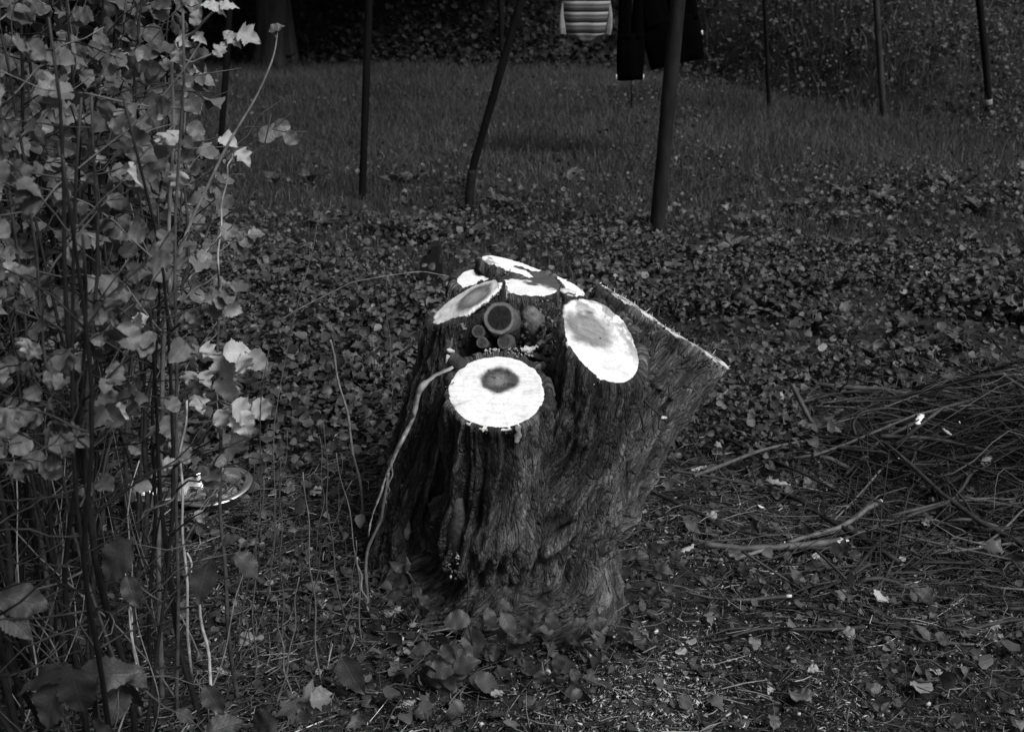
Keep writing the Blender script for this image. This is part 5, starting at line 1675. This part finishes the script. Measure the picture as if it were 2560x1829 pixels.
pbranch([(675, 1262), (710, 1275), (755, 1283)], G(715, 1275)[1], .005, .003, 3.0, 'pale twig lying just right of the open steel bowl', seed=19, group=None)
xy = []
while len(xy) < 1700:
    x, y = rg.normal(1.7, .5), rg.normal(3.02, .40)
    if x > .45 and 2.1 < y < 3.8: xy.append((x, y))
xy = np.array(xy); n = len(xy)
tw = sticks_stuff('brush_tangle', xy, RNG.uniform(.06, .5, n), RNG.uniform(.0008, .0026, n), M['brush'], lognorm(n, .7) * .35, zr=.0, flatness=.4, aniso=1.4)
tg = link('brush_tangle', tw)
co = np.empty(len(tw.vertices) * 3, np.float32); tw.vertices.foreach_get('co', co); co = co.reshape(-1, 3)
lift = np.repeat(RNG.random(n) * pile_h(xy[:, 0], xy[:, 1]) * .95, 12)
co[:, 2] += lift
co[:, 2] = np.maximum(co[:, 2], .002 + gz(co[:, 0], co[:, 1]))
tw.vertices.foreach_set('co', co.ravel()); tw.update()
tag(tg, 'fine twigs filling the inside of the brush pile', 'brushwood', kind='stuff')

# ------------------------------------------------------------------ bigger chips of wood and pale fallen leaves
def chip(px, py, ln, wd, ang, tone, label, up=0.0, seed=0, group=None, Y=None, name='wood_chip', cat='wood chip', thick=.25):
    rgc = np.random.default_rng(3000 + seed)
    c = P(px, py, Y) if Y else G(px, py) + np.array([0, 0, .014 + up])
    dep = vis(c)[2][0]; u = dep / FPX
    L, W = ln * u, wd * u
    k = 10
    V = []
    for i, t in enumerate(np.linspace(0, 1, k)):
        w = W / 2 * (.35 + .65 * math.sin(math.pi * min(.95, max(.08, t)) ** .8)) * rgc.uniform(.7, 1.15)
        z = .12 * L * math.sin(t * 2.5 + seed)
        o_ = rgc.normal(0, .10) * W
        V += [(-w + o_, (t - .5) * L, z), (w + o_, (t - .5) * L, z + .1 * W), (w + o_, (t - .5) * L, z - thick * W), (-w + o_, (t - .5) * L, z - thick * W)]
    F = []
    for i in range(k - 1):
        for s in range(4):
            F.append((i * 4 + s, i * 4 + (s + 1) % 4, i * 4 + 4 + (s + 1) % 4, i * 4 + 4 + s))
    F += [(3, 2, 1, 0), (k * 4 - 4, k * 4 - 3, k * 4 - 2, k * 4 - 1)]
    me = mesh_from(name, V, np.array(F), M['chip'], False, {'tone': np.full(len(V), tone)})
    o = link(name, me, None, tuple(c))
    a = math.radians(ang)
    tip = math.cos(a) * np.array([1, 0, 0]) + math.sin(a) * np.array([0, .75, .66 if up else .25])
    R = frames(tip[None], np.array([[0, -.5, 1.0]]))[0]
    o.rotation_euler = Matrix(R.tolist()).to_euler()
    return tag(o, label, cat, group)
chip(2298, 1048, 52, 15, 62, 1.25, 'bright white splinter of wood sticking up from the brush pile', Y=3.0, seed=1)
chip(2108, 1352, 34, 14, 20, 1.1, 'torn white chip caught on the pale branch end', Y=2.6, seed=2)
chip(2555, 962, 26, 16, 10, .9, 'white chip at the right edge above the brush pile', up=.03, seed=3)
chip(2370, 1078, 34, 9, -70, .6, 'narrow grey splinter upright near the white splinter', Y=3.0, seed=4)
chip(1945, 1205, 62, 16, -35, .45, 'grey strip of bark on the near slope of the pile', Y=2.9, seed=5)
chip(2300, 1285, 60, 24, -40, .42, 'curled flake of bark wedged over the grey branch', Y=2.78, seed=6)
chip(2465, 1150, 50, 20, 50, .38, 'dull bark flake high on the right of the pile', Y=2.95, seed=7)
chip(1720, 1370, 50, 14, 50, .5, 'grey splinter leaning right of the stump foot', Y=2.45, seed=8)
chip(1905, 1292, 26, 9, -20, .9, 'small pale chip on the soil left of the pile', up=.02, seed=9)
chip(1745, 1192, 40, 12, 10, .7, 'pale chip at the foot of the long light branch', up=.02, seed=10)
chip(2515, 1350, 40, 16, 10, .7, 'pale chip beside the cut tip at the right edge', Y=2.7, seed=11)
chip(1740, 1768, 16, 14, 40, 1.2, 'square white chip on the sawdust', seed=12)
chip(1640, 1590, 14, 9, 60, 1.1, 'small white crumb of wood right of the stump', seed=13)
chip(1540, 1600, 22, 14, 40, .9, 'pale crumb of wood below the right root', seed=14)
for k, (x, y, l, w, a, t) in enumerate([(660, 1205, 44, 14, -5, .6), (915, 1052, 50, 18, 5, .5), (830, 1110, 26, 16, 80, .7), (628, 1118, 26, 18, -50, .6), (725, 1175, 22, 20, 80, .7), (690, 1460, 60, 18, 20, .42), (810, 1520, 26, 12, 70, .9),
        (835, 1098, 28, 16, 0, .5), (870, 1222, 34, 12, 0, .45), (560, 1690, 40, 10, -25, .5), (765, 1560, 20, 10, 20, .5), (1020, 1770, 40, 24, 30, .45), (985, 1535, 50, 26, 20, .42), (1005, 1610, 14, 10, 60, .8), (1060, 1880, 20, 10, 0, .5)]):
    chip(x, y, l, w, a, t, 'pale chip of wood lying on the litter left of the stump', seed=30 + k, group='pale chips on the litter left of the stump')
def flakes(name, pts, size, tones, label, cat):
    A = Acc()
    for p, l, t in zip(pts, size, tones):
        R = frames(RNG.normal(0, 1, (1, 3)), np.array([[0, -.5, .8]]) + RNG.normal(0, .6, (1, 3)))[0] * l
        tV = np.array([(-.2, -.5, 0), (.25, -.4, .05), (.3, .1, .16), (.12, .5, .0), (-.22, .45, .04), (-.3, 0, .2)])
        tV = np.concatenate([tV, tV * .9 - [0, 0, .12]])
        F = [np.array([[0, 1, 2, 5], [5, 2, 3, 4], [11, 8, 7, 6], [10, 9, 8, 11]]), np.array([[i, (i + 1) % 6, (i + 1) % 6 + 6, i + 6] for i in range(6)])[:, ::-1]]
        A.add(tV @ R.T + p, F, tone=t)
    tag(link(name, A.mesh(name, M['chip'], False)), label, cat, kind='stuff')
fp = []
while len(fp) < 420:
    x, y = RNG.uniform(1000, 2500), RNG.uniform(1480, 1828)
    if x < 1560 and y < 1640 or RNG.random() > .25 + math.exp(-((x - 1650) / 260) ** 2 - ((y - 1760) / 90) ** 2): continue
    fp.append(G(x, y) + np.array([0, 0, .012]))
flakes('wood_crumbs', fp, .004 + .012 * RNG.random(420) ** 2, .15 + .8 * RNG.random(420) ** 1.6, 'crumbs of pale wood lying among the sawdust', 'sawdust')
fp = []
for k in range(44):
    a = RNG.uniform(0, 1)
    fp.append(P(1125 + RNG.uniform(-16, 28) + (1 - a) * 24 - 8, 1445 - a * 70 + RNG.uniform(-6, 6), 2.20))
flakes('wood_flakes', fp, .003 + .008 * RNG.random(44), .08 + .5 * RNG.random(44) ** 2, 'wood flakes lodged in the bark below the upright dead stub', 'sawdust')
fp = []
for k in range(190):
    x, y = RNG.uniform(1210, 1335), 882 + RNG.normal(0, 7)
    Y = 2.395
    if k > 90: x, y, Y = RNG.uniform(1335, 1405), RNG.uniform(740, 880), 2.52
    fp.append(P(x, y, Y))
lit = [P(RNG.uniform(1195, 1400), RNG.uniform(800, 890), 2.43 + .06 * RNG.random()) for _ in range(150)]
flakes('crotch_litter', lit, .005 + .016 * RNG.random(150) ** 2, .02 + .12 * RNG.random(150) ** 2, 'dark crumbs of bark and rot filling the crotch of the stump', 'litter')
flakes('sawn_curls', fp, .003 + .010 * RNG.random(190), np.where(np.arange(190) > 90, .08 + .35 * RNG.random(190) ** 2, .25 + .6 * RNG.random(190)), 'curls of sawn wood caught in the crotch of the stump', 'sawdust')
chip(1325, 868, 42, 20, 5, 1.1, 'white torn chip standing behind the front cut', Y=2.43, seed=400)
chip(1362, 850, 40, 18, 40, .35, 'curled dead leaf scrap in the crotch by the right limb', Y=2.44, seed=401)
chip(1345, 895, 70, 20, -50, .12, 'dark slab of bark fallen between the front and right limbs', Y=2.42, seed=402)
chip(1420, 730, 40, 20, -10, 1.0, 'white broken edge of wood between the back and slanting limbs', Y=2.68, seed=403)
chip(1660, 1043, 16, 10, 20, .8, 'little pale chip lodged on the slanting limb', Y=2.36, seed=404)
# twigs wedged between the limbs
branch(np.array([P(x, y, 2.37) for x, y in wander((1600, 985, 0), (1665, 1055, 0), 8, .05, 3)[:, :2]]), .0035, .0025, .5, 'dark twig wedged between the right and slanting limbs', group=None, seed=20, name='twig', cat='twig')
branch(np.array([P(x, y, 2.37) for x, y in wander((1592, 1000, 0), (1610, 1080, 0), 8, .05, 4)[:, :2]]), .003, .002, .5, 'short twig hanging in the cleft beside the right limb', group=None, seed=21, name='twig', cat='twig')
# pale fallen leaves
FALL = [tpl_mesh('fallen_leaf', leaf_tpl(s, .3, .35, .07, 70 + k, .3), M['pale_leaf'] if k % 3 == 0 else M['shrub_leaf']) for k, s in enumerate((ROUND, OVATE, LOBED, NINEBARK, OVATE, ROUND))]
spots = [(2060, 1040, 30), (1850, 1050, 34), (1655, 1090, 22), (700, 1345, 26), (1880, 1620, 40), (1990, 1780, 52), (2300, 1760, 60), (1930, 1815, 46), (2090, 1500, 46), (2190, 1525, 50), (2000, 1545, 60), (1255, 495, 22), (630, 588, 30), (830, 1450, 30), (780, 1000, 30)]
for k in range(60):
    spots.append((RNG.uniform(600, 2500), RNG.uniform(1000, 1800), RNG.uniform(22, 44)))
for k, (x, y, l) in enumerate(spots):
    if 930 < x < 1560 and 900 < y < 1640: continue
    c = G(x, y) + np.array([0, 0, .03])
    L = l * vis(c)[2][0] / FPX
    a = RNG.uniform(0, 6.28)
    R = frames(np.array([[math.cos(a), math.sin(a), .1]]), np.array([[0, -.3, 1.0]]) + RNG.normal(0, .3, (1, 3)))[0] * L
    o = bpy.data.objects.new('fallen_leaf', FALL[k % len(FALL)]); C.objects.link(o)
    o.matrix_world = Matrix(np.vstack([np.hstack([R, c[:, None]]), [0, 0, 0, 1]]).tolist())
    tag(o, 'single fallen leaf lying on the litter', 'fallen leaf', 'fallen leaves on the litter')

# ------------------------------------------------------------------ labels that single each repeat out
ORD = ['leftmost', 'second from the left', 'third from the left', 'fourth from the left', 'fifth from the left', 'sixth from the left', 'seventh from the left', 'eighth from the left', 'ninth from the left', 'tenth from the left', 'eleventh from the left', 'twelfth from the left', 'thirteenth from the left', 'fourteenth from the left']
def place_words(px, py):
    if py < 1000: return 'behind the stump' if px < 1500 else 'beyond the brush pile'
    if px < 640: return 'near the steel bowls' if py < 1420 else 'under the shrub canes'
    if px < 930: return 'among the dry stems' if py < 1600 else 'at the bottom left of the stump'
    if px < 1560 and py > 1560: return 'in front of the stump foot'
    if py > 1660: return 'on the sawdust' if px < 1950 else 'in the bottom right corner'
    if px < 1800: return 'beside the right foot of the stump'
    if py > 1480: return 'below the brush pile'
    return 'in the brush pile'
def relabel(prefix_of, group):
    by = {}
    for o in SC.objects:
        if o.get('group') == group and o.parent is None:
            x, y, d = vis(np.array(o.location)[None])
            l = prefix_of(o, x[0], y[0])
            by.setdefault(l, []).append((x[0], o))
    for l, v in by.items():
        v.sort(key=lambda q: q[0])
        for k, (x, o) in enumerate(v):
            o['label'] = l if len(v) == 1 or k >= len(ORD) else l + ', ' + ORD[k]
def br_words(o, px, py):
    me = o.data
    n = 12 * 7
    co = np.empty(len(me.vertices) * 3, np.float32); me.vertices.foreach_get('co', co); co = co.reshape(-1, 3)
    t = np.empty(len(co), np.float32); me.attributes['tone'].data.foreach_get('value', t)
    w = co + np.array(o.location)
    x, y, d = vis(w)
    mx, my = x[:n].mean(), y[:n].mean()
    ln = math.hypot(x[n - 1] - x[0], y[n - 1] - y[0])
    rad = np.linalg.norm(co[:7] - co[:7].mean(0), axis=1).mean()
    a = 'stout' if rad > .0055 else ('thin' if rad > .003 else 'very thin')
    b = 'pale' if t.mean() > 1.2 else ('black' if t.mean() < .5 else 'dark')
    c = 'long' if ln > 420 else ('short' if ln < 170 else 'medium')
    sl = (y[0] - y[n - 1]) / (x[n - 1] - x[0] + 1e-6)
    s_ = 'lying level' if abs(sl) < .12 else ('rising right' if 0 < sl < .9 else ('falling right' if -.9 < sl < 0 else 'crossing steeply'))
    v = 'high on' if my < 1080 else ('low on' if my > 1330 else 'midway on')
    e = 'left end' if mx < 1950 else ('middle' if mx < 2300 else 'right end')
    return f"{c} {a} {b} branch {s_} {v} pile's {e}"
for o in [o for o in SC.objects if o.get('group') == BP and not o['label'].startswith('bare cut')]: o['group'] = 'marked branches'
relabel(br_words, BP)
for o in [o for o in SC.objects if o.get('group') == 'marked branches']: o['group'] = BP
relabel(lambda o, x, y: ('pale ' if 'pale' in o.data.materials[0].name else 'dull ') + ('lobed ' if o.data.name[-1:] in '23' else 'rounded ') + 'fallen leaf ' + place_words(x, y), 'fallen leaves on the litter')
relabel(lambda o, x, y: f"{'many' if len(o.children) > 5 else 'few'} leaved little seedling growing " + place_words(x, y), 'little seedlings scattered on the litter')
relabel(lambda o, x, y: 'thin dry upright stem rooted ' + place_words(x, y), DS)
relabel(lambda o, x, y: 'pale chip of wood lying ' + place_words(x, y), 'pale chips on the litter left of the stump')
for o in SC.objects:
    if o.get('label', '').startswith('thin dry upright stem rooted') and False: pass
